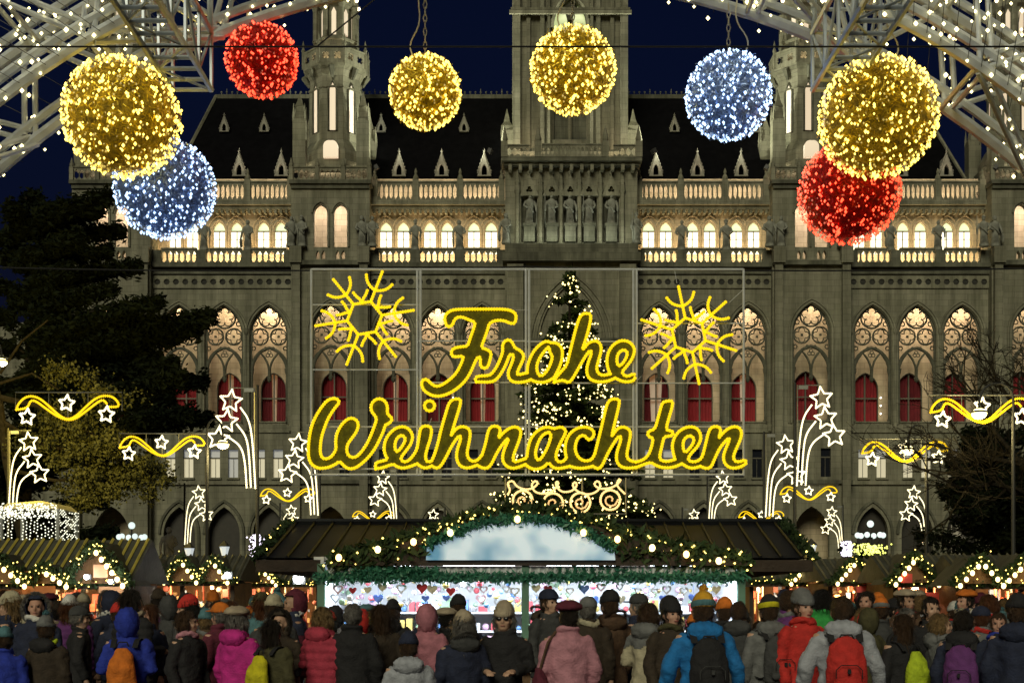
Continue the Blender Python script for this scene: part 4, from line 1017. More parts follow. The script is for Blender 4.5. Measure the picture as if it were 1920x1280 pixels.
for k in range(40): pts += list(np.array((0,0,HT-.5))+g_.normal(0,1,(12,3))*np.array((.18,.18,.35)))
for k in range(14): bl.append(np.array((g_.normal(0,.22),-.3,HT-.1-abs(g_.normal(0,.7)))))
tag(br.build('branches', BARK, t), kind='stuff')
m = leaf_mesh('crown', pts, .42, .6, 9); m.materials.append(FIR_X); link('crown', m, t)['kind'] = 'stuff'
b = MB(); b.beads(bl, [random.choice((.05,.065,.085)) for _ in bl]); tag(b.build('bulbs', emit('tree_bulb',(1.0,.78,.26),4.5,nee=True), t), kind='stuff')

# ---------------------------------------------------------------- street lamps and small things in the park
LAMPG = emit('lamp_glass', (1.0,.80,.30), 6)
def street_lamp(px, py, Y, pole_px, label, energy, up=.5, color=(1.0,.78,.32)):
    c = P(px,py,Y); bx = (pole_px-960)/F_PX*Y; t = thing('street_lamp', label, 'street lamp', (bx,Y,0), 0, 'street lamps along the avenue')
    dx = c.x-bx; H = c.z+up
    MB().tube([(0,0,0),(0,0,.8),(0,0,.9),(0,0,H-.6)],[.12,.11,.07,.05],8).build('pole', POLE, t)
    MB().tube(smoothed([(0,0,H-.6),(0,0,H+.1),(dx*.35,0,H+.35),(dx*.85,0,H+.25),(dx,0,H-.15),(dx,0,c.z+.12)],False,2),.035,6).build('arm', POLE, t)
    MB().lathe([(.05,.16),(.1,.1),(.22,.04),(.24,0)],12,(dx,0,c.z)).build('shade', POLE, t, smooth=True)
    MB().ell((dx,0,c.z-.02),(.21,.21,.15),12,8).build('lamp_glass', LAMPG, t, smooth=True)
    lamp('lamp_light','POINT',(dx,-.1,c.z-.42),energy,color,t,radius=.2)
street_lamp(3,678,48,-60,'bright street lamp cut by the left edge, lighting the tree yellow',5200,.6,(1.0,.70,.10))
street_lamp(418,832,43,388,'street lamp with glowing bowl hanging under a comet star on the left',260)
street_lamp(1836,774,35.5,1900,'street lamp glowing behind the large right-hand wave ornament',260)
street_lamp(1702,843,42.5,1737,'street lamp glowing under the star of the smaller right-hand wave',260)
GLOBE = emit('globe_glass', (.75,.90,.85), 1.1)
def candelabra(px, py, Y, label):
    b_ = P(px,py,Y); t = thing('candelabra_lamp', label, 'street lamp', (b_.x,Y,0), 0, 'globe lamps in the park')
    MB().lathe([(.3,0),(.3,.3),(.12,.5),(.08,b_.z-.2),(.14,b_.z-.1)],8).build('post', POLE, t)
    for i in range(6):
        a = i*PI/3; x, y = .62*math.cos(a), .62*math.sin(a)
        MB().tube([(0,0,b_.z-.5),(x*.6,y*.6,b_.z-.55),(x,y,b_.z-.2)],.03,5).build('arm', POLE, t)
        MB().ell((x,y,b_.z),.14,10,8).build('globe', GLOBE, t, smooth=True)
    MB().ell((0,0,b_.z+.55),.17,10,8).build('globe', GLOBE, t, smooth=True)
    MB().tube([(0,0,b_.z-.2),(0,0,b_.z+.4)],.04,6).build('stem', POLE, t)
candelabra(247,1006,62,'cluster of white globe lamps before the left ground floor')
candelabra(1632,1003,62,'cluster of white globe lamps above the right huts')
candelabra(1889,1007,64,'cluster of white globe lamps at the far right edge')
def lantern(px, py, Y, label):
    b_ = P(px,py,Y); t = thing('lantern', label, 'lantern', (b_.x,Y,0), 0, 'small lanterns behind the huts')
    MB().tube([(0,0,0),(0,0,b_.z-.25)],.05,6).build('post', POLE, t)
    MB().lathe([(.1,-.25),(.2,.12)],6,(0,0,b_.z)).build('glass', emit('lantern_glass',(.75,.85,.9),.6), t)
    MB().lathe([(.25,.125),(.12,.25),(.02,.36)],6,(0,0,b_.z)).build('cap', POLE, t)
lantern(355,1033,50,'small lantern below the slim left comet'); lantern(421,1030,50,'small lit lantern just right of the slim left comet'); lantern(1521,1028,46,'small lantern beside the right end of the stall roof')
# light-net gazebo
gz = P(75,1010,46); t = thing('light_net_gazebo', 'little gazebo covered by a net of white bulbs above the left hut', 'gazebo', (gz.x,46,0))
hw_ = 1.0; zt_, zb_ = EYE+(HOR-957)*46/F_PX, 2.2
for sx in (-1,1):
    for sy in (-1,1): MB().box(sx*hw_-.06,sx*hw_+.06,sy*hw_-.06,sy*hw_+.06,0,zt_).build('post', FRAME, t)
MB().lathe([(hw_*1.45,zt_),(hw_*1.2,zt_+.2),(.1,zt_+.35)],4,(0,0,0),PI/4).build('roof', mat('gazebo_roof',(.25,.25,.2),.7), t)
pts = []
for x in np.arange(-hw_,hw_+.01,.13):
    for z in np.arange(zb_,zt_,.11):
        zz_ = z+.05*(round(x/.13)%2)
        if not (-.55 < x < -.25 and z < zt_-.5) and random.random() < .8: pts.append((x+random.gauss(0,.02),-hw_-.05,zz_))
        if random.random() < .5: pts.append((hw_+.05,x,zz_))
for _ in range(260): pts.append((random.uniform(-hw_,hw_),-hw_-.08-random.random()*.1,zt_+random.uniform(-.35,.18)))
b = MB(); b.beads(pts,.03); tag(b.build('bulbs', emit('net_bulb',(.95,.95,.72),1.6), t), kind='stuff')
# park statues and lit shrubs
for px, py, Y, nm in ((318,985,80,'pale stone statue on a plinth before the left ground floor'),(1796,980,80,'pale stone statue on a plinth among the right-hand trees')):
    q = P(px,py,Y); t = thing('park_statue', nm, 'statue', (q.x,Y,0), 0, 'statues in the park')
    h = q.z; o = link('figure', STM[1 if px<900 else 3], t, (0,0,h-2.6), (0,0,.2), .85); setmat(o, mat('pale_marble',(.38,.36,.32),.7))
    MB().box(-.6,.6,-.6,.6,0,h-2.65).box(-.75,.75,-.75,.75,h-2.647,h-2.6).build('plinth', STONE_D, t)
def lit_column(px, y0, y1, Y, w, c, nm):
    a, b_ = P(px,y1,Y), P(px,y0,Y); t = thing('lit_shrub', nm, 'shrub', (a.x,Y,0)); g_ = np.random.default_rng(int(px))
    m = leaf_mesh('foliage', [(g_.normal(0,w*.5),g_.normal(0,w*.5),g_.uniform(.3,b_.z)) for _ in range(500)], .3, 1, 4); m.materials.append(FIR); link('foliage', m, t)['kind'] = 'stuff'
    MB().tube([(0,0,0),(0,0,b_.z)],.05,5).build('stem', BARK, t)
    q = MB(); q.beads([(g_.normal(0,w*.6),-w*.6-abs(g_.normal(0,.1)),g_.uniform(a.z,b_.z)) for _ in range(130)], .045); tag(q.build('bulbs', emit('bulb_'+nm[:4],c,2.0), t), kind='stuff')
lit_column(481,1003,1045,55,.22,(.85,.75,1.0),'lilac lit slim shrub left of the stall roof')
lit_column(1586,1015,1042,55,.2,(.85,.75,1.0),'violet lit shrub beside the right globe lamps')
lit_column(1622,1020,1040,55,.6,(.9,.95,.15),'lime yellow lit arch of greenery under the right globe lamps')
# ---------------------------------------------------------------- market stalls
WOOD = mat('stall_wood', (.20,.11,.05), .7, var=.35, scale=2.5, bump=.4, bscale=20)
WOOD_D = mat('dark_wood', (.045,.03,.02), .75, var=.35, scale=3, bump=.4, bscale=20)
ROOFM = mat('roof_board', (.06,.06,.045), .75, var=.35, scale=2.5, bump=.4, bscale=16)
ROOFR = mat('roof_batten', (.11,.105,.07), .7, var=.25, scale=4)
GARL = mat('fir_garland', (.02,.045,.014), .8, c2=(.04,.075,.02), scale=6)
GARL_T = mat('garland_tinsel_green', (.03,.16,.10), .5, c2=(.06,.24,.15), scale=8)
BULB_S = emit('small_bulb', (1.0,.70,.14), 5, nee=True); BULB_L = emit('large_bulb', (1.0,.74,.28), 5, nee=True); BULB_O = emit('orange_bulb', (1.0,.55,.16), 7)
big_b = MB().ell((0,0,0),(.042,.042,.05),8,6).mesh('bulb', True); big_b.materials.append(BULB_L)
def garland(path, parent, r=.09, per=240, seed=1, m=GARL, size=.11, name='garland'):
    g_ = np.random.default_rng(seed); pts = resample(path, .02); out = []
    L = len(pts)*.02
    for _ in range(int(per*L)):
        p = pts[g_.integers(0,len(pts))]; out.append(np.array(p)+g_.normal(0,r*.55,3))
    me = leaf_mesh(name, out, size, 1.2, seed, .3); me.materials.append(m); o = link(name, me, parent); o['kind'] = 'stuff'; return o
def small_bulbs(path, parent, n, r=.016, spread=.09, seed=2, m=BULB_S):
    g_ = np.random.default_rng(seed); pts = resample(path, .02); b = MB()
    b.beads([np.array(pts[g_.integers(0,len(pts))])+np.array((g_.normal(0,spread),-.07-abs(g_.normal(0,.03)),g_.normal(0,spread))) for _ in range(n)], r)
    o = b.build('small_bulbs', m, parent); o['kind'] = 'stuff'; return o

# --- the main stall
YM = 17.5; om = Vector(((985-960)/F_PX*YM, YM, 0))
ms = thing('market_stall', 'wide bright stall with arched garlanded gable and rows of hanging hearts', 'market stall', om)
def M2(px, py, Y=YM): q = P(px,py,Y)-om; return (q.x, q.y, q.z)
xl, xr = M2(600,0)[0], M2(1392,0)[0]
WHITE = mat('stall_white', (.72,.74,.76), .6, var=.08)
MB().box(xl,xr,-.05,2.4,.02,.12).build('floor_board', WOOD_D, ms)
for i in range(14):
    x0 = xl+(xr-xl)*i/14; MB().box(x0+.008,x0+(xr-xl)/14-.008,0,.04,.13,.72).build('counter_plank', WOOD, ms)
MB().box(xl-.05,xr+.05,-.12,.42,.72,.77).build('counter_top', mat('counter_cloth',(.75,.72,.6),.7), ms)
MB().box(xl,xr,2.3,2.36,.12,2.5).build('back_wall', WHITE, ms)
for x in (xl,xr-.05): MB().box(x,x+.05,.05,2.29,.12,2.3).build('side_wall', WHITE, ms)
for x in (xl+.02,M2(985,0)[0],xr-.02): MB().box(x-.05,x+.05,-.06,.04,.13 if x in (xl+.02,xr-.02) else .78,2.2).build('post', mat('post_paint',(.1,.22,.16),.6), ms)
for z in (.95,1.22,1.5): MB().box(xl+.06,xr-.06,1.7 if z>1 else 1.2,2.28,z,z+.03).build('shelf', WHITE, ms)
MB().box(xl-.1,xr+.1,.1,2.5,2.26,2.30).build('ceiling', WHITE, ms)
# pitched roof with standing seams
zE, zR = M2(0,1047,19.2)[2], M2(0,979,21.5)[2]
eL, eR, rL, rR = M2(490,0,19.2)[0], M2(1512,0,19.2)[0], M2(540,0,21.5)[0], M2(1468,0,21.5)[0]
yE, yR = 1.3, 4.0; yB = 6.6
ROOFSTL = mat('roof_sheet_steel', (.028,.031,.034), .42, metal=.5, var=.3, scale=1.2)
MB().add([(eL,yE,zE),(eR,yE,zE),(rR,yR,zR),(rL,yR,zR),(eL,yB,zE),(eR,yB,zE)],[(0,1,2,3),(1,5,2),(5,4,3,2),(4,0,3)]).build('roof', ROOFSTL, ms)
MB().box(eL,eR,yE-.02,yB,zE-.2,zE-.03).build('eaves_board', WOOD_D, ms)
for i in range(27):
    t_ = (i+.5)/27; a = Vector((eL+(eR-eL)*t_,yE,zE+.02)); b = Vector((rL+(rR-rL)*t_,yR,zR+.02))
    MB().tube([a,b],.022,4).build('roof_seam', ROOFSTL, ms)
MB().tube([(rL,yR,zR+.02),(rR,yR,zR+.02)],.05,6).build('roof_ridge', ROOFSTL, ms)
for sg, x0, x1 in ((-1,eL,rL),(1,eR,rR)):
    pth = [Vector((x0,yE,zE)).lerp(Vector((x1,yR,zR)),q) for q in (0,.5,1)]
    garland(pth, ms, .07, 300, 31+sg); small_bulbs(pth, ms, 8, .02, .05, 5+sg)
# arched gable
top = [(622,1056),(700,1034),(770,1014),(830,992),(890,972),(940,963),(978,960),(1020,963),(1080,975),(1140,994),(1210,1014),(1290,1032),(1345,1042),(1400,1055)]
T = [M2(*q) for q in top]; zb = M2(0,1060)[2]
gp = [(x,z) for x,_,z in smoothed(T,False,1)]
MB().plate([(gp[0][0],zb),(gp[-1][0],zb)]+list(reversed(gp)),[],-.1,-.04).build('gable_board', WOOD_D, ms)
gd = MB(); rows = [[(x,-.06,z+.01) for x,z in gp],[(x,1.4,z+.05) for x,z in gp]]
gd.quadstrip(rows).build('gable_roof', ROOFSTL, ms)
# lit banner with washed-out print (illegible)
bnm, bt, bb_ = principled('banner_print'); tc = bt.nodes.new('ShaderNodeTexCoord'); nz = bt.nodes.new('ShaderNodeTexNoise'); nz.inputs['Scale'].default_value = 2.2; nz.inputs['Detail'].default_value = 1.5
rp = bt.nodes.new('ShaderNodeValToRGB'); rp.color_ramp.elements[0].color = (.13,.34,.52,1); rp.color_ramp.elements[1].color = (.72,.86,.95,1); rp.color_ramp.elements[0].position = .34; rp.color_ramp.elements[1].position = .6
bt.links.new(tc.outputs['Object'],nz.inputs['Vector']); bt.links.new(nz.outputs['Fac'],rp.inputs['Fac']); bt.links.new(rp.outputs['Color'],bb_.inputs['Base Color']); bt.links.new(rp.outputs['Color'],bb_.inputs['Emission Color']); bb_.inputs['Emission Strength'].default_value = .42
bn = [(800,1050),(802,1026),(850,1003),(900,986),(950,978),(985,977),(1030,980),(1075,992),(1120,1012),(1150,1032),(1152,1050)]
bp_ = [M2(*q) for q in bn]; MB().plate([(x,z) for x,_,z in bp_],[],-.16,-.11).build('banner', bnm, ms)
garland(smoothed(T,False,1), ms, .10, 1100, 41, size=.14)
garland([M2(640,1050),M2(760,1040),M2(812,1020)], ms, .12, 900, 42, size=.16); garland([M2(1340,1050),M2(1220,1040),M2(1150,1025)], ms, .12, 900, 43, size=.16)
garland(smoothed([(x,-.18,z+.02) for x,_,z in bp_[1:-1]],False,1), ms, .06, 700, 48, GARL_T, .09)
small_bulbs(smoothed(T,False,1), ms, 150, .017, .07, 44)
for px, py in ((640,1046),(712,1031),(778,1017),(846,1000),(970,975),(1092,1000),(1155,1012),(1219,1028),(1282,1040),(1342,1052)):
    q = M2(px,py); setmat(link('bulb', big_b, ms, (q[0],-.26,q[2])), BULB_O if random.random()<.5 else BULB_L)
fr = MB(); xs = np.linspace(xl+.1,xr-.1,241)
fr.quadstrip([[(x,-.02+.02*math.sin(i*1.3),M2(0,1062)[2]) for i,x in enumerate(xs)],[(x,-.04+.035*math.sin(i*1.3),M2(0,1078)[2]+.012*math.sin(i*.9)) for i,x in enumerate(xs)]])
fr.build('valance', mat('valance_cloth',(.62,.66,.70),.8), ms)
garland([(xl-.02,-.06,M2(0,1082)[2]),(xr+.02,-.06,M2(0,1082)[2])], ms, .06, 1100, 45, GARL_T, .08, 'tinsel_garland')
garland([(xl+.5,-.08,M2(0,1068)[2]),(xl+1.6,-.08,M2(0,1072)[2])], ms, .05, 600, 46, GARL_T, .08, 'tinsel_garland'); garland([M2(1040,1070),M2(1180,1068)], ms, .05, 600, 47, GARL_T, .08, 'tinsel_garland')
TUBE = emit('led_tube', (.80,.90,1.0), 9)
for i in range(4):
    x = xl+(xr-xl)*(i+.5)/4
    MB().tube([(x-.5,.35,2.2),(x+.5,.35,2.2)],.025,6).build('led_tube', TUBE, ms)
    lamp('stall_light','AREA',(x,.35,2.15),62,(.80,.90,1.0),ms,(R(22),0,0),1.1,.3)
# hearts and trinkets hanging in the stall
def heart_pts(s, n=18):
    return [(s*.062*16*math.sin(t)**3, s*.062*(13*math.cos(t)-5*math.cos(2*t)-2*math.cos(3*t)-math.cos(4*t))) for t in np.linspace(0,2*PI,n,endpoint=False)]
hc = [('white',(.8,.8,.82)),('red',(.55,.03,.04)),('pale pink',(.75,.45,.5)),('blue',(.12,.22,.6)),('silver',(.5,.52,.56)),('cream',(.75,.68,.5))]
HM = {}
for i, (nm, c) in enumerate(hc):
    h = MB(); o_ = heart_pts(.085); inn = heart_pts(.052); h.plate(o_, [inn] if i % 2 == 0 else [], -.012, .012)
    if i % 2: h.plate(heart_pts(.06), [], -.018, -.0125)
    h.tube([(0,0,.05),(0,0,.2)],.003,3); me = h.mesh('heart'); me.materials.append(mat('heart_'+nm.replace(' ','_'),c,.45,var=.2,scale=20,coat=.2)); HM[nm] = me
slots = ['by the left stall post','left of the middle post','right of the middle post','by the right stall post']
cnt = {}
for row, (z, y, n) in enumerate(((M2(0,1103)[2],.02,24),(M2(0,1124)[2],.3,22))):
    for i in range(n):
        x = xl+.15+(xr-xl-.3)*(i+.5*random.random())/n; nm, c = hc[random.choice((0,0,4,4,5,3,2,1))]
        o = link('heart_ornament', HM[nm], None, (om.x+x, om.y+y, z+random.uniform(-.04,.03)), (0,0,random.uniform(-.3,.3)), random.uniform(.6,.95))
        key = f'{nm} heart ornament'; k = cnt.get(key,0); cnt[key] = k+1
        tag(o, f'{nm} heart hanging in the {"front" if row==0 else "rear"} row of the bright stall, {nth(min(i,19)) if i<20 else ["twenty-first","twenty-second","twenty-third","twenty-fourth"][i-20]} from left', 'ornament', f'{nm} hearts in the bright stall')
gd = MB(); cols = []
g1 = {}
for s_ in range(6): g1[s_] = MB()
for z in (.98,1.25,1.53):
    x = xl+.1
    while x < xr-.15:
        w = random.uniform(.06,.16); k = g1[random.randrange(6)]; hh = random.uniform(.07,.2)
        if random.random() < .5: k.box(x,x+w,1.75,1.95,z+.003,z+hh)
        else: k.ell((x+w/2,1.8,z+w*.4),w*.42,8,6)
        x += w+random.uniform(.01,.04)
for k in range(220):
    g1[random.randrange(6)].ell((random.uniform(xl+.1,xr-.1),random.uniform(.1,2.2),random.uniform(1.62,2.1)),random.uniform(.02,.05),8,6)
for s_, c in enumerate(((.6,.1,.12),(.75,.75,.78),(.15,.3,.6),(.65,.5,.15),(.3,.45,.3),(.6,.4,.55))):
    tag(g1[s_].build('goods', mat(f'goods_{s_}',c,.35,var=.3,scale=9), ms, smooth=False), kind='stuff')
for k in range(9):
    x = xl+.3+(xr-xl-.6)*k/8
    MB().lathe([(.05,.0),(.06,.05),(.05,.12),(.03,.15),(.03,.2)],10,(x,.15,.773)).build('jar', mat('jar_glass',(.6,.62,.6),.2,var=.2,scale=8), ms, smooth=True)

# --- the rows of huts left and right
def hut(px0, px1, Y, ridge, eave, dormers, label, side, warm=(1.0,.62,.30), seed=1, energy=66, batten=ROOFR, boards=True):
    k = Y/F_PX; cx = ((px0+px1)/2-960)*k; t = thing('market_hut', label, 'market hut', (cx,Y,0), 0, 'wooden huts of the market')
    w = (px1-px0)*k/2; zE_ = EYE+(HOR-eave)*k; zR_ = EYE+(HOR-ridge)*(Y+1.1)/F_PX; rs = random.Random(seed)
    MB().box(-w,w,1.9,1.95,0,zE_).build('back_wall', WOOD, t)
    for x in (-w,w-.05): MB().box(x,x+.05,0,1.89,0,zE_-.02).build('side_wall', WOOD, t)
    n = max(4,int(2*w/.22))
    for i in range(n): MB().box(-w+2*w*i/n+.006,-w+2*w*(i+1)/n-.006,.02,.05,.05,.95).build('counter_plank', WOOD, t)
    MB().box(-w-.04,w+.04,-.15,.4,.95,1.0).build('counter_top', WOOD, t)
    for x in (-w+.05,0,w-.05): MB().box(x-.045,x+.045,-.04,.05,1.003,zE_-.03).build('post', WOOD_D, t)
    MB().add([(-w-.15,-.25,zE_),(w+.15,-.25,zE_),(w+.15,1.1,zR_),(-w-.15,1.1,zR_),(-w-.15,2.3,zE_),(w+.15,2.3,zE_)],[(0,1,2,3),(5,4,3,2),(0,3,4),(1,5,2)]).build('roof', ROOFM, t)
    nb = int((2*w+.3)/.16)
    for i in range(nb):
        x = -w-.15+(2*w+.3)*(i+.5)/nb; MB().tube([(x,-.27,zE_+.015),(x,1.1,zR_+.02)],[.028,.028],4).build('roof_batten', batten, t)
    MB().box(-w-.15,w+.15,-.3,-.25,zE_-.12,zE_+.03).build('fascia', WOOD_D, t)
    gls = {q: MB() for q in range(5)}
    for _ in range(int(70*w)):
        q = gls[rs.randrange(5)]; x, z = rs.uniform(-w+.1,w-.1), rs.uniform(1.02,zE_-.15); y = rs.uniform(.5,1.8); s_ = rs.uniform(.03,.09)
        rs.choice((lambda: q.box(x,x+s_*1.6,y,y+s_,z,z+s_*2.2), lambda: q.ell((x,y,z),s_,8,6), lambda: q.tube([(x,y,z),(x,y,min(zE_-.1,z+.35))],.025,5)))()
    for q, c in enumerate(((.55,.12,.06),(.7,.5,.25),(.65,.62,.5),(.35,.12,.10),(.2,.3,.5))): tag(gls[q].build('goods', mat(f'hut_goods_{q}',c,.5,var=.3,scale=9), t), kind='stuff')
    lamp('hut_light','AREA',(0,.35,zE_-.12),energy,warm,t,(R(20),0,0),w*1.5,.3)
    MB().tube([(-w*.6,.35,zE_-.09),(w*.6,.35,zE_-.09)],.02,5).build('lamp_strip', emit('hut_strip',(1.0,.75,.45),6), t)
    pth = [(-w-.1,-.33,zE_),(w+.1,-.33,zE_)]; garland(pth, t, .06, 260, seed); small_bulbs(pth, t, int(20*w), .014, .06, seed)
    for (px, apex, hp) in dormers:
        x = (px-960)*k-cx; za = EYE+(HOR-apex)*(Y-.4)/F_PX; h = hp*k; zb_ = zE_-.02
        d = link('dormer', None, t, (x,-.4,0))
        MB().plate([(-h,zb_),(h,zb_),(0,za)],[],0,.05).build('gable_board', WOOD, d)
        MB().add([(-h-.08,-.12,zb_-.04),(0,-.12,za+.05),(h+.08,-.12,zb_-.04),(-h-.08,1.2,zb_-.04),(0,1.2,za+.05),(h+.08,1.2,zb_-.04)],[(0,1,4,3),(1,2,5,4)]).build('gable_roof', ROOFM, d)
        pth = [(-h-.06,-.12,zb_),(0,-.12,za+.02),(h+.06,-.12,zb_)]
        garland(pth, d, .07, 620, seed+int(px)); small_bulbs(pth, d, int(14+26*h), .015, .05, seed+int(px))
        nbv = max(4,int(math.hypot(h,za-zb_)/.135))
        for sd in ((side,) if rs.random() < .7 else (-1,1)):
            for i in range(nbv):
                q = (i+.6)/nbv; link('bulb', big_b, d, (sd*h*q,-.24,za-.09-(za-zb_)*q))
    return t
hut(-90,238,23,1012,1092,[(14,1042,62),(104,1062,48),(196,1020,58)],'large hut at the far left with yellow lit roof battens and a tall garlanded gable',1,seed=3,energy=74,batten=mat('lamplight_tint_batten',(.55,.46,.09),.6))  # batten colour yellowed and brightened to stand in for lamp light
hut(244,440,29,1041,1088,[(291,1048,34),(352,1045,32),(411,1047,30)],'low dark roofed hut with three garlanded gables, left of the stall',1,seed=4,energy=66)
hut(446,600,34,1062,1092,[(502,1066,26)],'small hut squeezed between the left row and the bright stall',1,seed=5,energy=57)
hut(1405,1546,31,1050,1090,[(1500,1058,30)],'hut with one gable right beside the bright stall',-1,seed=6,energy=66)
hut(1552,1668,28.5,1047,1089,[(1592,1047,38)],'hut with one steep bulb-lined gable before the right globe lamps',-1,seed=7,energy=66,warm=(1.0,.55,.25))
hut(1674,1812,26,1040,1090,[(1699,1040,40),(1768,1062,30)],'hut with a red sign and two gables on the right',-1,seed=8,energy=74,warm=(1.0,.45,.25))
hut(1818,2010,24,1040,1092,[(1818,1046,44),(1905,1042,52)],'nearest right-hand hut with two long rows of bulbs at the right edge',-1,seed=9,energy=66)
# signs hung on huts
def board(px0, px1, py0, py1, Y, c, name, label):
    a, b = P(px0,py1,Y), P(px1,py0,Y); m = MB(); m.plate(rect(-(b.x-a.x)/2,(b.x-a.x)/2,0,b.z-a.z),[],-.02,.02)
    o = m.build(name, mat('paint_'+'_'.join(str(int(q*100)) for q in c),c,.6,var=.15,scale=6), None, ((a.x+b.x)/2,Y,a.z)); return tag(o, label, 'sign', 'boards hung on the huts')
board(42,104,1098,1112,22.5,(.42,.14,.04),'hut_sign','long orange brown board on the far left hut'); board(47,62,1070,1094,22.5,(.45,.13,.05),'hut_sign','small upright orange board on the far left hut')
board(176,202,1058,1082,22.4,(.65,.30,.16),'hut_sign','pinkish square board under the tall left gable'); board(186,232,1099,1111,22.5,(.40,.20,.09),'hut_sign','wooden arrow-like board below the tall left gable')
board(1606,1672,1098,1110,28,(.75,.10,.09),'hut_sign','long red board on the right-hand huts'); board(1690,1710,1075,1092,25.4,(.72,.09,.08),'hut_sign','square red board hanging from a right-hand gable'); board(1695,1760,1110,1128,25.6,(.65,.07,.06),'hut_sign','low red banner across the counter of the right hut')
# harsh white flood lamps of the stall keepers
def flood(px, py, Y, r, e, label):
    c = P(px,py,Y); t = thing('flood_lamp', label, 'lamp', c, 0, 'white flood lamps on the huts')
    MB().ell((0,-.03,0),r,10,8).build('bulb', emit('flood_glass',(.95,1.0,1.0),30), t, smooth=True)
    MB().box(-r*1.2,r*1.2,.05,.1,-r*1.1,r*1.1).build('housing', POLE, t); lamp('flood_light','POINT',(0,-.14,0),e,(.92,.97,1.0),t,radius=r)
flood(560,1084,27,.11,30,'blinding white lamp between the left huts and the bright stall'); flood(427,1078,27.5,.07,12,'white lamp on the third gable of the low left hut')
flood(163,1081,22.3,.045,5,'white lamp left of the tall gable'); flood(208,1090,22.3,.04,5,'white lamp right below the tall gable')
# ---------------------------------------------------------------- the crowd
SKIN = [mat('skin_light',(.50,.31,.22),.55,var=.1,scale=8), mat('skin_rosy',(.48,.27,.20),.55,var=.1,scale=8), mat('skin_tan',(.36,.21,.14),.55,var=.1,scale=8)]
def cloth(name, c, rough=.85, sheen=0, scale=14):
    m = mat('cloth_'+name, c, rough, var=.22, scale=scale, bump=.35, bscale=55); return m
def remesh(mb, name, voxel, smooth=4, disp=None):
    me = mb.mesh('tmp'); o = bpy.data.objects.new('tmp', me); col.objects.link(o)
    r = o.modifiers.new('r','REMESH'); r.mode = 'VOXEL'; r.voxel_size = voxel
    s = o.modifiers.new('s','SMOOTH'); s.factor = .5; s.iterations = smooth
    dg = bpy.context.evaluated_depsgraph_get(); dg.update()
    out = bpy.data.meshes.new_from_object(o.evaluated_get(dg)); out.name = name
    bpy.data.objects.remove(o); bpy.data.meshes.remove(me)
    if disp:
        for v in out.vertices: v.co += v.normal*disp(v.co)
    out.polygons.foreach_set('use_smooth',[True]*len(out.polygons)); out.materials.clear(); out.update()
    return out
def loft(mb, secs, n=16):                         # secs: (x,y,z, rx, ry)
    o = len(mb.v)
    for (x,y,z,rx,ry) in secs: mb.v.extend([(x+rx*math.cos(2*PI*k/n), y+ry*math.sin(2*PI*k/n), z) for k in range(n)])
    for i in range(len(secs)-1):
        for k in range(n): l=(k+1)%n; mb.f.append((o+i*n+k,o+i*n+l,o+(i+1)*n+l,o+(i+1)*n+k))
    mb.f.append(tuple(o+n-1-k for k in range(n))); mb.f.append(tuple(o+(len(secs)-1)*n+k for k in range(n)))
SH = 1.43                                          # shoulder height of a 1.75 m figure, facing +Y
def arms(pose):                                   # shoulder, elbow, wrist for both sides
    if pose == 0: return [((s*.165,0,SH),(s*.235,-.02,1.14),(s*.235,.08,.90)) for s in (-1,1)]
    if pose == 1: return [((s*.165,0,SH),(s*.25,-.03,1.15),(s*.12,.26,1.12)) for s in (-1,1)]
    if pose == 2: return [((-.165,0,SH),(-.24,-.02,1.14),(-.2,.12,.92)), ((.165,0,SH),(.27,.14,1.24),(.10,.30,1.46))]
    return [((s*.165,0,SH),(s*.285,-.04,1.16),(s*.325,.07,.90)) for s in (-1,1)]
def head(mb, yaw):
    M = Matrix.Rotation(yaw,3,'Z'); hz = 1.625
    def e(c, r, nu=14, nv=10):
        w = M @ Vector(c); mb.ell((w.x,w.y,w.z+hz), r, nu, nv, M)
    e((0,-.012,.025),(.076,.096,.098),18,14); e((0,.018,-.02),(.066,.078,.09)); e((0,.045,-.075),(.045,.045,.035)); e((0,.03,-.055),(.056,.055,.05))
    e((0,.098,-.012),(.013,.02,.024)); e((0,.090,.012),(.010,.014,.03)); e((0,.080,.040),(.052,.016,.012)); e((0,.088,-.052),(.022,.012,.012))
    for s in (-1,1): e((s*.078,-.005,-.005),(.010,.022,.034)); e((s*.04,.066,-.02),(.022,.02,.022))
def hand(mb, w, d):                               # palm, four fingers and a thumb beyond the wrist
    w, d = Vector(w), Vector(d).normalized(); s = d.cross(Vector((0,0,1)))
    if s.length < .1: s = Vector((0,1,0))
    s.normalize(); n = s.cross(d).normalized()
    p = w + d*.05; mb.tube([w-d*.02,w+d*.03,w+d*.085],[.028,.034,.032],8)
    for i, L in enumerate((.062,.074,.07,.055)):
        a = w+d*.075+s*(i-1.5)*.019; b = a+d*L*.55+n*.004; c = b+d*L*.4-n*.028; mb.tube([a,b,c],[.0105,.01,.009],6)
    a = w+d*.03+s*-.03; mb.tube([a,a+d*.03-s*.022,a+d*.06-s*.026],[.012,.0115,.0095],6)
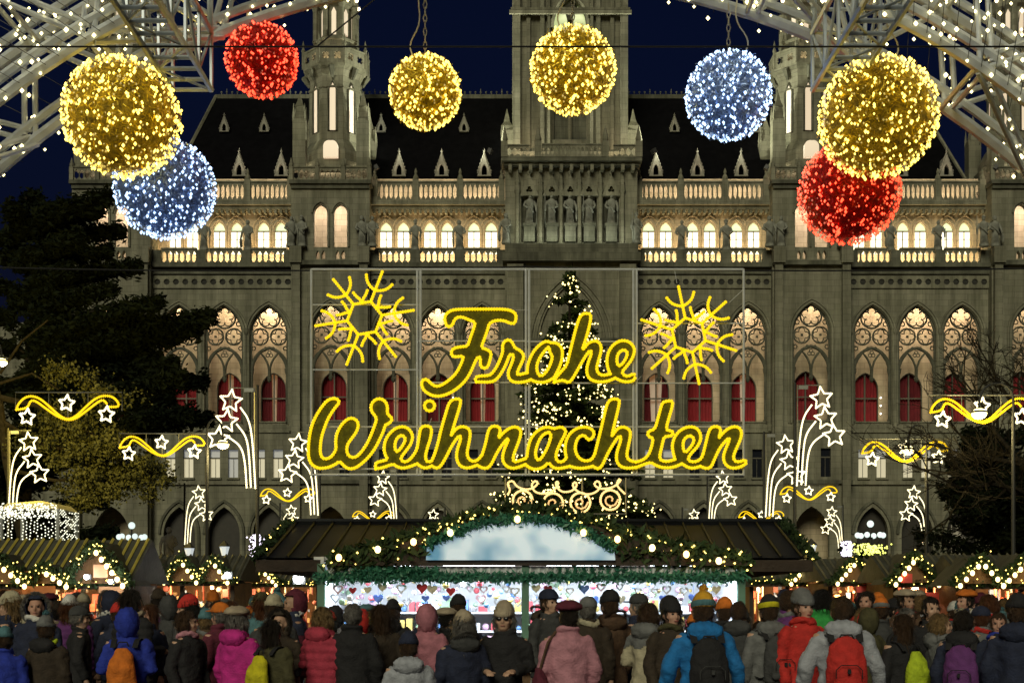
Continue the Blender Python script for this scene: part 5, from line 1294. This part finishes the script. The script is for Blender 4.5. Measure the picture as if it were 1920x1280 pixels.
def body_mesh(pose, yaw):
    b = MB()
    loft(b,[(0,0,.86,.15,.105),(0,0,.98,.165,.115),(0,0,1.12,.145,.10),(0,0,1.28,.175,.115),(0,0,1.40,.185,.10),(0,0,1.47,.11,.075),(0,.0,1.50,.055,.058)])
    b.tube([(0,-.005,1.45),(0,.005,1.54),(0,.008,1.60)],[.06,.055,.055],12); head(b,yaw)
    for s, e, w in arms(pose):
        b.tube([s,Vector(s).lerp(Vector(e),.5),e,Vector(e).lerp(Vector(w),.4),w],[.055,.05,.042,.038,.028],10); hand(b,w,Vector(w)-Vector(e))
    for s in (-1,1):
        b.tube([(s*.09,0,.90),(s*.10,.01,.72),(s*.10,.015,.50),(s*.10,-.01,.34),(s*.10,-.005,.09)],[.095,.085,.06,.058,.04],12)
        b.ell((s*.105,.06,.045),(.045,.125,.045),10,8)
    return remesh(b,'body',.0095,3)
def coat_mesh(pose, style):
    b = MB(); hem = {'jacket':.80,'long':.42,'puffer':.58}[style]; f = {'jacket':1.0,'long':1.0,'puffer':1.10}[style]
    S_ = []
    for z,rx,ry in ((1.505,.085,.085),(1.47,.115,.1),(1.43,.165,.12),(1.36,.195,.138),(1.22,.19,.142),(1.08,.175,.138),(.96,.185,.142),(.86,.215,.16),(.74,.225,.165),(.60,.235,.17),(.42,.255,.19)):
        if z >= hem-.01: S_.append((0,-.01,z,rx*f,ry*f))
    S_.append((0,-.01,hem,S_[-1][3]*1.01,S_[-1][4]*1.01)); loft(b,S_,24)
    for s, e, w in arms(pose):
        s, e, w = Vector(s), Vector(e), Vector(w); d = (w-e).normalized()
        b.tube([s-Vector((s.x*.25,0,.01)),s.lerp(e,.25),s.lerp(e,.6),e,e.lerp(w,.5),w-d*.01],[.076*f,.08*f,.07*f,.064*f,.058*f,.05*f],12)
    b.tube([Vector((.085*math.cos(a),.085*math.sin(a)-.008,1.515+.02*math.sin(a+PI))) for a in np.linspace(0,2*PI,16,endpoint=False)],.028,8,closed=True)
    sd = {'jacket':3,'long':9,'puffer':5}[style]
    def disp(c):
        n = noise.noise(Vector((c.x*7+sd,c.y*7,c.z*4)))*.024+noise.noise(Vector((c.x*16+c.z*9,c.y*16,c.z*18+sd)))*.012
        if style == 'puffer': n = n*.5+.015*abs(math.sin(c.z*2*PI/.17))-.006
        return n
    return remesh(b,'coat',.017,3,disp)
def trouser_mesh():
    b = MB(); loft(b,[(0,0,.80,.18,.13),(0,0,.92,.175,.125),(0,0,1.0,.165,.12)],16)
    for s in (-1,1): b.tube([(s*.092,0,.88),(s*.10,.01,.70),(s*.10,.015,.50),(s*.10,-.0,.3),(s*.10,-.005,.08)],[.108,.1,.085,.078,.075],12)
    return remesh(b,'trousers',.018,2,lambda c: noise.noise(Vector((c.x*9,c.y*9,c.z*8)))*.008)
BODY = {(p,y): body_mesh(p,R(y)) for p, y in ((0,0),(0,35),(0,-35),(1,0),(1,30),(2,0),(3,0))}
COAT = {(p,s): coat_mesh(p,s) for p, s in ((0,'jacket'),(1,'jacket'),(2,'jacket'),(3,'jacket'),(0,'long'),(1,'long'),(0,'puffer'),(1,'puffer'))}
TROU = trouser_mesh()
# head wear and hair, modelled round a head centred at the origin facing +Y
def shell(fn, nu=28, nv=18, keep=None, disp=.006, sd=0, sc_=30):
    m = MB(); rows = []
    for i in range(nv+1):
        th = PI*i/nv; row = []
        for k in range(nu+1):
            ph = 2*PI*k/nu; d = Vector((math.sin(th)*math.cos(ph), math.sin(th)*math.sin(ph), math.cos(th))); p = fn(d)
            q = p+d*(noise.noise(d*sc_*.2+Vector((sd,0,0)))*disp+noise.noise(d*sc_*.6+Vector((sd,3,0)))*disp*.6) if k < nu else row[0]
            row.append(q)
        rows.append(row)
    o = 0
    for i in range(nv):
        for k in range(nu):
            c = (rows[i][k]+rows[i+1][k]+rows[i][k+1]+rows[i+1][k+1])/4
            if keep is None or keep(c): m.add([rows[i][k],rows[i+1][k],rows[i+1][k+1],rows[i][k+1]],[(0,1,2,3)])
    me = m.mesh('shell', True); bm = bmesh.new(); bm.from_mesh(me); bmesh.ops.remove_doubles(bm, verts=bm.verts, dist=1e-5)
    r_ = bmesh.ops.solidify(bm, geom=bm.faces[:], thickness=.008); bm.to_mesh(me); bm.free()
    me.polygons.foreach_set('use_smooth',[True]*len(me.polygons)); return me
def sk(d, k=1.0, up=0.): return Vector((d.x*.084*k, d.y*.106*k-.012, d.z*.108*k+.028+up))
HAIR = {
 'short': shell(lambda d: sk(d,1.03), keep=lambda c: c.z > -.055 and not (c.y > .035 and c.z < .075) , disp=.014, sd=1, sc_=60),
 'bob': shell(lambda d: Vector((d.x*(.095+.018*(d.z<0)),d.y*.112-.02,d.z*(.112 if d.z>0 else .155)+.028)), keep=lambda c: c.z > -.115 and not (c.y > .02 and c.z < .075), disp=.018, sd=2, sc_=60),
 'long': shell(lambda d: Vector((d.x*(.096+.03*max(0,-d.z)),d.y*.105-.022-.02*max(0,-d.z),d.z*(.112 if d.z>0 else .29)+.028)), keep=lambda c: c.z > -.26 and not (c.y > .005 and c.z < .075), disp=.02, sd=3, sc_=55),
}
def knit(d):
    rib = .004*math.sin(math.atan2(d.y,d.x)*26)
    q = max(0,d.z); return Vector((d.x*(.093+rib),d.y*(.114+rib)-.012-.02*q,(d.z*.138 if d.z>0 else d.z*.09)+.05))
def with_cuff(me, extra):
    bm = bmesh.new(); bm.from_mesh(me); t = extra.mesh('x', True); bm.from_mesh(t); bm.to_mesh(me); bm.free(); bpy.data.meshes.remove(t)
    me.polygons.foreach_set('use_smooth',[True]*len(me.polygons)); return me
def cuff():
    m = MB(); n = 96
    pr = [(.0,.034),(.004,.037),(.005,.06),(.004,.082),(-.003,.088)]
    rows = [[((.093+o+.0022*math.cos(24*a))*math.cos(a),(.114+o+.0022*math.cos(24*a))*math.sin(a)-.012,z-.02*math.sin(a)*(z<.2)+.0) for a in np.linspace(0,2*PI,n+1)] for o, z in pr]
    return m.quadstrip(rows)
def add_strands(me, n, L, sd):                   # loose locks lying over the hair
    g_ = random.Random(sd); m = MB(); vs = [(v.co.copy(), v.normal.copy()) for v in me.vertices]
    for _ in range(n):
        c, nn = g_.choice(vs); d = (Vector((g_.gauss(0,.25),g_.gauss(-.1,.25),-1))-nn*nn.dot(Vector((0,0,-1)))).normalized(); e = nn.cross(d).normalized(); l = L*g_.uniform(.5,1.2)
        if c.y+d.y*l > .07: continue
        w = g_.uniform(.002,.005); p1 = c+nn*.003; p2 = c+d*l*.5+nn*.010; p3 = c+d*l+nn*g_.uniform(-.004,.012)
        m.add([p1-e*w,p1+e*w,p2+e*w,p2-e*w,p3],[(0,1,2,3),(3,2,4)])
    return with_cuff(me, m)
for _k, _n, _l in (('short',900,.045),('bob',1100,.08),('long',1500,.13)): add_strands(HAIR[_k], _n, _l, 5)
def yoke_mesh(src):                               # contrasting shoulder panel of a jacket
    bm = bmesh.new(); bm.from_mesh(src)
    bmesh.ops.delete(bm, geom=[f for f in bm.faces if f.calc_center_median().z < 1.30+.02*math.sin(f.calc_center_median().x*30)], context='FACES')
    for v in bm.verts: v.co += v.normal*.006
    me = bpy.data.meshes.new('yoke'); bm.to_mesh(me); bm.free(); me.polygons.foreach_set('use_smooth',[True]*len(me.polygons)); me.materials.clear(); return me
YOKE = {k: yoke_mesh(m) for k, m in COAT.items() if k[1] == 'jacket'}
_z = MB(); _z.box(-.008,.008,-.006,.006,-.34,.30); ZIPM = _z.mesh('zip')
BANDM = cuff().mesh('hat_band',True)
HAT = {
 'beanie': with_cuff(shell(knit, keep=lambda c: c.z > .045, disp=.009, sd=4), cuff()),
 'cap': with_cuff(shell(lambda d: Vector((d.x*.10,d.y*.118-.012,(d.z*.105 if d.z>0 else d.z*.05)+.05)), keep=lambda c: c.z > .035, disp=.006, sd=5), MB().ell((0,.13,.05),(.07,.06,.01),14,6)),
 'beret': shell(lambda d: Vector((d.x*.125,d.y*.135-.03,(d.z*.07 if d.z>0 else d.z*.04)+.085)), disp=.012, sd=6),
 'hood': shell(lambda d: Vector((d.x*.118,d.y*.135-.035,(d.z*.15 if d.z>0 else d.z*.20)+.03)), keep=lambda c: not (c.y > .03 and c.z < .10) and c.z > -.15, disp=.02, sd=7, sc_=40),
}
_p = MB(); 
for i in range(160):
    d = Vector(rng.normal(0,1,3)).normalized(); e = d.cross(Vector(rng.normal(0,1,3))).normalized()
    _p.add([e*.006,-e*.006,d*.04-e*.004,d*.04+e*.004],[(0,1,2,3)])
_p.ell((0,0,0),.03,10,8); POM = _p.mesh('pompom')
_f = MB()
for i in range(900):
    a = rng.uniform(0,2*PI); c = Vector((.125*math.cos(a),.02+.02*math.sin(a),.16*math.sin(a)-.01)); d = Vector((math.cos(a),.5,math.sin(a)))+Vector(rng.normal(0,.5,3)); d.normalize(); e = d.cross(Vector((0,1,0))).normalized()
    _f.add([c+e*.005,c-e*.005,c+d*.05],[(0,1,2)])
FUR = _f.mesh('fur_trim')
HOODD = shell(lambda d: Vector((d.x*.15,d.y*.085,d.z*.095)), keep=lambda c: c.y < .05, disp=.02, sd=8, sc_=40)   # hood lying on the back
def scarf_mesh():
    b = MB(); b.tube([Vector((.092*math.cos(a),.092*math.sin(a),.02*math.sin(2*a))) for a in np.linspace(0,2*PI,24,endpoint=False)],.034,10,closed=True)
    return remesh(b,'scarf',.012,2,lambda c: noise.noise(c*30)*.012)
SCARF = scarf_mesh()
def pack_mesh():
    b = MB(); 
    loft(b,[(0,.0,-.24,.12,.05),(0,0,-.22,.15,.075),(0,-.01,-.1,.16,.09),(0,-.01,.05,.155,.085),(0,0,.15,.135,.075),(0,.005,.22,.09,.055),(0,.01,.25,.04,.03)],20)
    loft(b,[(0,-.085,-.2,.09,.03),(0,-.095,-.17,.115,.04),(0,-.095,-.05,.11,.04),(0,-.085,.0,.07,.025)],16)
    return remesh(b,'backpack',.014,3,lambda c: noise.noise(c*16)*.012)
PACK = pack_mesh()
_m = MB()
for s in (-1,1):
    p = [(s*.11,.02,.2),(s*.115,.12,.30),(s*.125,.26,.28),(s*.13,.34,.12),(s*.15,.30,-.1),(s*.15,.12,-.2),(s*.13,.02,-.17)]
    o = len(_m.v); q = smoothed(p,False,2)
    rows = [[(x-s*.028,y,z) for x,y,z in q],[(x+s*.028,y,z) for x,y,z in q]]; _m.quadstrip(rows)
_m.tube([(-.06,-.02,.215),(-.04,-.01,.26),(.04,-.01,.26),(.06,-.02,.215)],.008,5); STRAP = _m.mesh('strap', True)
def sack_mesh():
    b = MB(); loft(b,[(0,0,-.22,.13,.06),(0,-.01,-.18,.16,.09),(0,-.02,0,.145,.10),(0,0,.10,.12,.08),(0,.01,.17,.085,.05),(0,.02,.215,.05,.03)],14)
    return remesh(b,'sack',.015,3,lambda c: noise.noise(c*12)*.018)
SACK = sack_mesh()
EYEM = MB().ell((0,0,0),(.0135,.009,.0095),8,6).mesh('eye',True); EYEM.materials.append(mat('eye_dark',(.02,.015,.012),.2,var=0))
LIPM = MB().ell((0,0,0),(.022,.006,.005),8,5).mesh('lips',True); LIPM.materials.append(mat('lips',(.32,.10,.09),.5,var=0))
SHADES = MB().ell((-.032,0,0),(.027,.008,.018),10,6).ell((.032,0,0),(.027,.008,.018),10,6).tube([(-.075,-.07,.004),(-.058,0,.006),(.058,0,.006),(.075,-.07,.004)],.004,5).mesh('sunglasses',True); SHADES.materials.append(mat('dark_lens',(.01,.01,.012),.15,var=0))
FACES = [BODY, COAT]
def col_mat(nm):
    table = {'black':(.012,.012,.015),'navy':(.014,.02,.05),'dark brown':(.035,.024,.015),'brown':(.09,.05,.028),'grey':(.14,.145,.15),'light grey':(.34,.36,.42),'dark grey':(.045,.047,.05),
     'magenta':(.50,.02,.24),'red':(.50,.025,.02),'raspberry':(.38,.035,.07),'blue':(.01,.16,.46),'royal blue':(.015,.035,.34),'mauve':(.42,.16,.21),'dusty pink':(.46,.21,.27),'olive':(.06,.055,.022),
     'green':(.03,.30,.06),'cream':(.42,.38,.27),'beige':(.36,.30,.22),'maroon':(.10,.012,.03),'orange':(.60,.16,.015),'yellow':(.55,.50,.01),'gold':(.60,.32,.02),'teal':(.07,.17,.20),'purple':(.12,.03,.16),'white':(.6,.6,.58),'lime':(.42,.55,.02)}
    return cloth(nm.replace(' ','_'), table[nm])
hair_cols = {'dark':(.018,.012,.008),'brown':(.06,.032,.016),'blonde':(.22,.14,.06),'grey':(.18,.17,.16),'black':(.008,.007,.006),'auburn':(.10,.035,.012)}
def hair_mat(n): return mat('hair_'+n, hair_cols[n], .5, var=.5, scale=40, bump=.8, bscale=120)
def person(px, topy, d, face, coat, cc, label, pose=0, yaw=0, hat=None, hc=None, hair='short', hairc='brown', pom=None, scarf=None, pack=None, hood=None, fur=None, trou='dark grey', shades=False, smile=False, band=None, yoke=None, skin=0, group='people in the market crowd', width=1.0):
    ztop = EYE+(HOR-topy)*d/F_PX; base = 1.758+(.035 if hat in ('beanie','hood') else .015)+(.05 if pom else 0); s = ztop/base
    x = (px-960)/F_PX*d
    t = thing('person', label, 'person', (x,d,0), R(face), group); width = 1+(width-1)*.55; t.scale = (s*width, s*width, s)
    if (pose,yaw) not in BODY: yaw = 0
    ya = R(yaw)
    b = setmat(link('body', BODY[(pose,yaw)], t), SKIN[skin])
    if (pose,coat) not in COAT: pose2 = 0 if pose in (2,3) and coat != 'jacket' else pose; 
    else: pose2 = pose
    setmat(link('coat', COAT[(pose2,coat)], t), col_mat(cc)); setmat(link('trousers', TROU, t), col_mat(trou))
    if yoke and coat == 'jacket': setmat(link('yoke', YOKE[(pose2,coat)], t), col_mat(yoke))
    H = (0,0,1.625); hr = (0,0,ya)
    if hat != 'hood': setmat(link('hair', HAIR[hair], t, H, hr), hair_mat(hairc))
    if hat:
        h = setmat(link('hat' if hat != 'hood' else 'hood', HAT[hat], t, (0,0,1.625 if hat == 'hood' else 1.645), hr), col_mat(hc or cc))
        if band: setmat(link('hat_band', BANDM, h, (0,0,.002), (0,0,0), 1.02), col_mat(band))
        if pom: setmat(link('pompom', POM, h, (0,-.02,.205)), col_mat(pom))
        if hat == 'hood' and fur: setmat(link('fur_trim', FUR, h, (0,.0,0)), hair_mat(fur))
    if hood: 
        o = setmat(link('hood', HOODD, t, (0,-.10,1.47)), col_mat(hood))
        if fur: setmat(link('fur_trim', FUR, o, (0,-.03,.02), (R(60),0,0), .85), hair_mat(fur))
    if scarf: setmat(link('scarf', SCARF, t, (0,-.004,1.505)), col_mat(scarf))
    if pack:
        kind, pc = pack
        if kind == 'pack':
            o = setmat(link('backpack', PACK, t, (0,-.24,1.18)), col_mat(pc)); setmat(link('strap', STRAP, o, (0,.0,0)), col_mat('black')); 
            setmat(link('pocket', POCK, o, (0,-.145,-.08)), col_mat('black' if pc != 'black' else 'dark grey'))
        elif kind == 'sack': setmat(link('bag', SACK, t, (0,-.24,1.16)), col_mat(pc)); setmat(link('strap', STRAP, t, (0,-.2,1.18)), col_mat('black'))
        else:
            o = setmat(link('shoulder_bag', SACK, t, (-.27,-.08,.98), (0,0,R(80)), .8), col_mat(pc))
            MB().tube([(-.27,-.1,1.14),(-.2,-.12,1.40),(-.12,-.02,1.50),(-.24,.06,1.15)],.012,6).build('strap', col_mat('brown'), t)
    if abs(face) > 60:
        M = Matrix.Rotation(ya,3,'Z')
        for sx in (-1,1): w = M@Vector((sx*.031,.083,.018)); link('eye', EYEM, t, (w.x,w.y,w.z+1.625), hr)
        w = M@Vector((0,.099,-.052)); link('lips', LIPM, t, (w.x,w.y,w.z+1.625), hr, (1.25,1,1.2) if smile else None)
        if shades: w = M@Vector((0,.098,.018)); link('sunglasses', SHADES, t, (w.x,w.y,w.z+1.625), hr)
    return t
_m = MB(); _m.tube([(x,-.012,z) for x, z in [(-.1,-.02),(-.1,.05),(-.06,.09),(.06,.09),(.1,.05),(.1,-.02)]],.004,4); _m.box(-.012,.012,-.03,-.01,.02,.06); POCK = _m.mesh('pocket')

# foreground people, left to right
person(10,1178,12.6,8,'jacket','royal blue','person in a royal blue jacket and teal knit hat, cut by the left edge',hat='beanie',hc='teal')
person(88,1150,12.8,-12,'jacket','dark brown','person in grey bobble hat and neon scarf at the left',hat='beanie',hc='grey',pom='teal',scarf='lime',hood='black',width=1.08)
person(45,1160,15.5,160,'jacket','black','person in black with a pale knit hat behind the neon scarf',hat='beanie',hc='cream',scarf='cream')
person(150,1138,14.2,-75,'long','black','person in profile wearing a long black coat at the left',hairc='grey',hat='cap',hc='dark grey')
person(240,1140,12.4,3,'jacket','royal blue','person in royal blue hooded jacket carrying an orange drawstring bag',hat='hood',hc='royal blue',pack=('sack','orange'),trou='grey',pose=1,width=1.08)
person(221,1133,15.4,20,'jacket','navy','person in a red knit hat just behind the royal blue hood',hat='beanie',hc='red')
person(352,1143,12.6,-120,'long','black','person with brown bob, black coat and dusty pink scarf, half turned this way',hair='bob',hairc='brown',scarf='dusty pink',yaw=35)
person(318,1116,15.8,5,'jacket','dark grey','tall person in a dark grey hood before the low left hut',hat='hood',hc='dark grey')
person(448,1140,12.3,-28,'long','magenta','person in a bright magenta coat and beige cap',hat='beret',hc='beige',hair='bob',hairc='grey',hood='magenta',width=1.1)
person(525,1142,13.2,165,'long','dark brown','person with fur-lined dark brown hood up, facing this way beside the yellow bag',hat='hood',hc='dark brown',fur='dark',pose=1)
person(512,1160,12.2,-30,'jacket','olive','person in olive jacket with a bright yellow drawstring bag on the back',hair='long',hairc='dark',pack=('sack','yellow'))
person(608,1136,12.6,-35,'puffer','raspberry','person in a quilted raspberry puffer coat with blonde hair',hair='bob',hairc='blonde',hood='raspberry',width=1.08,pose=1)
person(662,1130,12.5,-5,'long','black','grey-haired person in a plain black coat, seen from behind',hairc='grey',width=1.1)
person(676,1142,15.0,10,'jacket','red','person in a red hood partly hidden by the black coat',hat='hood',hc='red')
person(712,1132,12.9,12,'long','dark brown','long-haired person in a dark brown coat with a strap across the back',hair='long',hairc='brown',pose=1,width=1.05)
person(738,1127,15.6,-20,'jacket','black','person in black jacket with a black knit hat before the hearts',hat='beanie',hc='black',hood='black')
person(766,1188,10.6,6,'jacket','light grey','child in a navy knit hat and light grey jacket',hat='beanie',hc='navy',hood='light grey',width=1.12)
person(802,1133,13.6,-15,'long','mauve','person in a mauve hooded coat',hat='hood',hc='mauve')
person(868,1148,11.8,18,'long','navy','person in beige knit hat and navy coat with thick grey hood',hat='beanie',hc='beige',hair='long',hairc='grey',hood='dark grey',fur='grey',width=1.12)
person(858,1118,15.4,25,'jacket','black','dark-clad person leaning to the stall counter',hat='beanie',hc='black',pose=2)
person(945,1131,12.0,172,'long','black','person in black coat, beige hat and sunglasses facing this way',hat='beanie',hc='beige',shades=True,hair='bob',hairc='grey',pose=1,width=1.14)
person(1030,1107,14.6,-140,'jacket','dark grey','person in a navy cap and dark grey jacket, half turned to the right',hat='cap',hc='navy',hood='dark brown',fur='brown',yaw=0,width=1.1)
person(1066,1130,11.7,4,'long','dusty pink','person in a dusty pink wool coat and maroon hat with shoulder bag',hat='beret',hc='maroon',hair='short',hairc='dark',pack=('shoulder','maroon'),width=1.12)
person(1103,1121,13.4,-10,'jacket','dark brown','person in a grey felt cap with a white scarf',hat='cap',hc='grey',scarf='cream',hairc='grey')
person(1142,1110,13.8,25,'jacket','brown','person in black knit hat and brown jacket with furry hood',hat='beanie',hc='black',hood='brown',fur='brown',width=1.08)
person(1196,1115,14.6,60,'long','navy','person in a navy coat stooping over the counter in profile',hairc='grey',pose=1,hat='cap',hc='dark grey')
person(1218,1128,12.8,-35,'jacket','cream','person in a cream and grey jacket with brown hair',hair='bob',hairc='brown',hood='grey',yoke='grey',pose=1,width=1.08)
person(1258,1122,12.2,-155,'jacket','dark brown','smiling person in a black beanie facing this way',hat='beanie',hc='black',smile=True,hairc='black',scarf='olive',skin=1,width=1.06)
person(1318,1104,10.9,3,'jacket','blue','person in a bright blue jacket with black backpack and yellow bobble hat',hat='beanie',hc='gold',band='teal',pom='gold',hood='blue',pack=('pack','black'),pose=3,width=1.12)
person(1357,1124,14.2,15,'jacket','black','person in a patterned orange knit hat behind the blue jacket',hat='beanie',hc='orange')
person(1385,1126,13.6,-15,'jacket','dark grey','brown-haired person in dark grey next to the blue jacket',hairc='brown',hood='dark grey')
person(1440,1120,12.4,14,'jacket','grey','person in grey jacket and black knit hat with a yellow band',hat='beanie',hc='black',band='yellow',hood='grey',pack=('pack','dark grey'))
person(1506,1108,12.2,-158,'jacket','red','smiling person in a red jacket and grey beanie facing this way',hat='beanie',hc='grey',smile=True,hairc='brown',scarf='red',skin=1,width=1.1)
person(1540,1103,14.4,5,'jacket','green','dark-haired person in a bright green jacket',hairc='black',hair='bob')
person(1578,1116,10.9,-6,'jacket','light grey','person in pale grey hooded jacket wearing a red backpack',hairc='brown',hair='short',hood='light grey',pack=('pack','red'),pose=3,width=1.14)
person(1625,1140,14.0,20,'jacket','olive','person in an olive fur-hooded jacket right of the red backpack',hat='hood',hc='olive',fur='blonde')
person(1652,1123,15.0,-15,'jacket','dark grey','person in an orange and grey knit hat',hat='beanie',hc='orange',band='grey')
person(1690,1150,12.2,25,'jacket','black','long-haired person with a lime green bag at the right',hair='long',hairc='brown',pack=('sack','lime'))
person(1746,1117,13.2,-172,'jacket','black','short-haired person in an open dark hoodie facing this way',hairc='dark',skin=0,hood='brown',fur='brown')
person(1765,1148,12.2,-100,'jacket','grey','person wrapped in a thick grey scarf, in profile',hair='bob',hairc='blonde',scarf='grey',pose=2,hood='grey')
person(1806,1142,11.6,-25,'jacket','navy','person in navy jacket with a purple patterned backpack',hairc='dark',pack=('pack','purple'),hood='black',width=1.08)
person(1872,1146,12.6,-165,'jacket','navy','person with a royal blue scarf looking this way at the right',hairc='brown',scarf='royal blue',yaw=-35,skin=1)
person(1908,1118,11.2,-20,'jacket','navy','person in a dark navy jacket and black knit hat, cut by the right edge',hat='beanie',hc='black',hood='navy',width=1.12)

# people farther back
taken = []
for o in col.objects:
    if o.name.startswith('person'): taken.append((o.location.x, o.location.y))
rs = random.Random(5)
ccs = ['black','navy','dark brown','dark grey','brown','grey','olive','maroon','black','navy','dark grey','purple','beige','teal']
hcs = ['black','grey','navy','red','beige','maroon','dark brown','white','teal','orange','olive','cream']
seen = set(); made = 0; tries = 0
def zone(px): return 'by the leftmost hut' if px < 240 else 'by the low huts' if px < 560 else 'at the bright stall' if px < 1400 else 'by the middle-right huts' if px < 1680 else 'by the rightmost huts'
while made < 128 and tries < 6000:
    tries += 1
    d = rs.choice((rs.uniform(13.5,17.2), rs.uniform(14.5,20.5), rs.uniform(17.0,21.5), rs.uniform(18.0,22.0))); px = rs.uniform(-15,1935)
    if 560 < px < 1430 and (d > 16.9 or rs.random() < .72 or 880 < px < 1012 or 1148 < px < 1182): continue
    if d > 21.2 and (px < 300 or px > 1750): continue
    x = (px-960)/F_PX*d
    if any((x-a)**2+(d-b)**2 < .27 for a, b in taken): continue
    h = rs.choice((1.55,1.6,1.63)) if 560 < px < 1430 else rs.choice((1.58,1.62,1.66,1.7,1.74,1.78,1.82)); face = rs.choice((rs.gauss(0,30),rs.gauss(0,25),rs.gauss(180,30),rs.choice((-1,1))*rs.uniform(60,120)))
    face = (face+180) % 360-180
    cc, hat = rs.choice(ccs), rs.choice((None,'beanie','beanie','hood','cap','beret',None)); hc_ = rs.choice(hcs); hair, hcn = rs.choice(('short','bob','long','short')), rs.choice(list(hair_cols)); style = rs.choice(('jacket','jacket','long','puffer'))
    hw_ = f'{hc_} {"knit hat" if hat=="beanie" else hat}' if hat and hat != 'hood' else 'hood up' if hat == 'hood' else f'{hair} {hcn} hair'
    how = 'facing this way' if abs(face) > 135 else 'in profile' if abs(face) > 50 else 'from behind'
    lab = f'person in {cc} {"coat" if style=="long" else style} with {hw_}, {how}, {zone(px)}'
    if lab in seen: continue
    seen.add(lab); taken.append((x,d)); made += 1
    topy = HOR-(h-EYE)*F_PX/d
    person(px, topy, d, face, style, cc, lab, pose=rs.choice((0,0,1)), yaw=rs.choice((0,0,35,-35)), hat=hat, hc=hc_ if hat != 'hood' else cc, hair=hair, hairc=hcn, scarf=rs.choice((None,None,'grey','red','beige','olive','white')), hood=cc if rs.random()<.3 and hat != 'hood' else None, pom=hc_ if hat=='beanie' and rs.random()<.25 else None, fur=rs.choice((None,'brown','grey')) if hat=='hood' else None, yoke=rs.choice((None,None,'black','grey','navy','light grey','red')) if style == 'jacket' else None, skin=rs.randrange(3), width=rs.uniform(1.0,1.12))
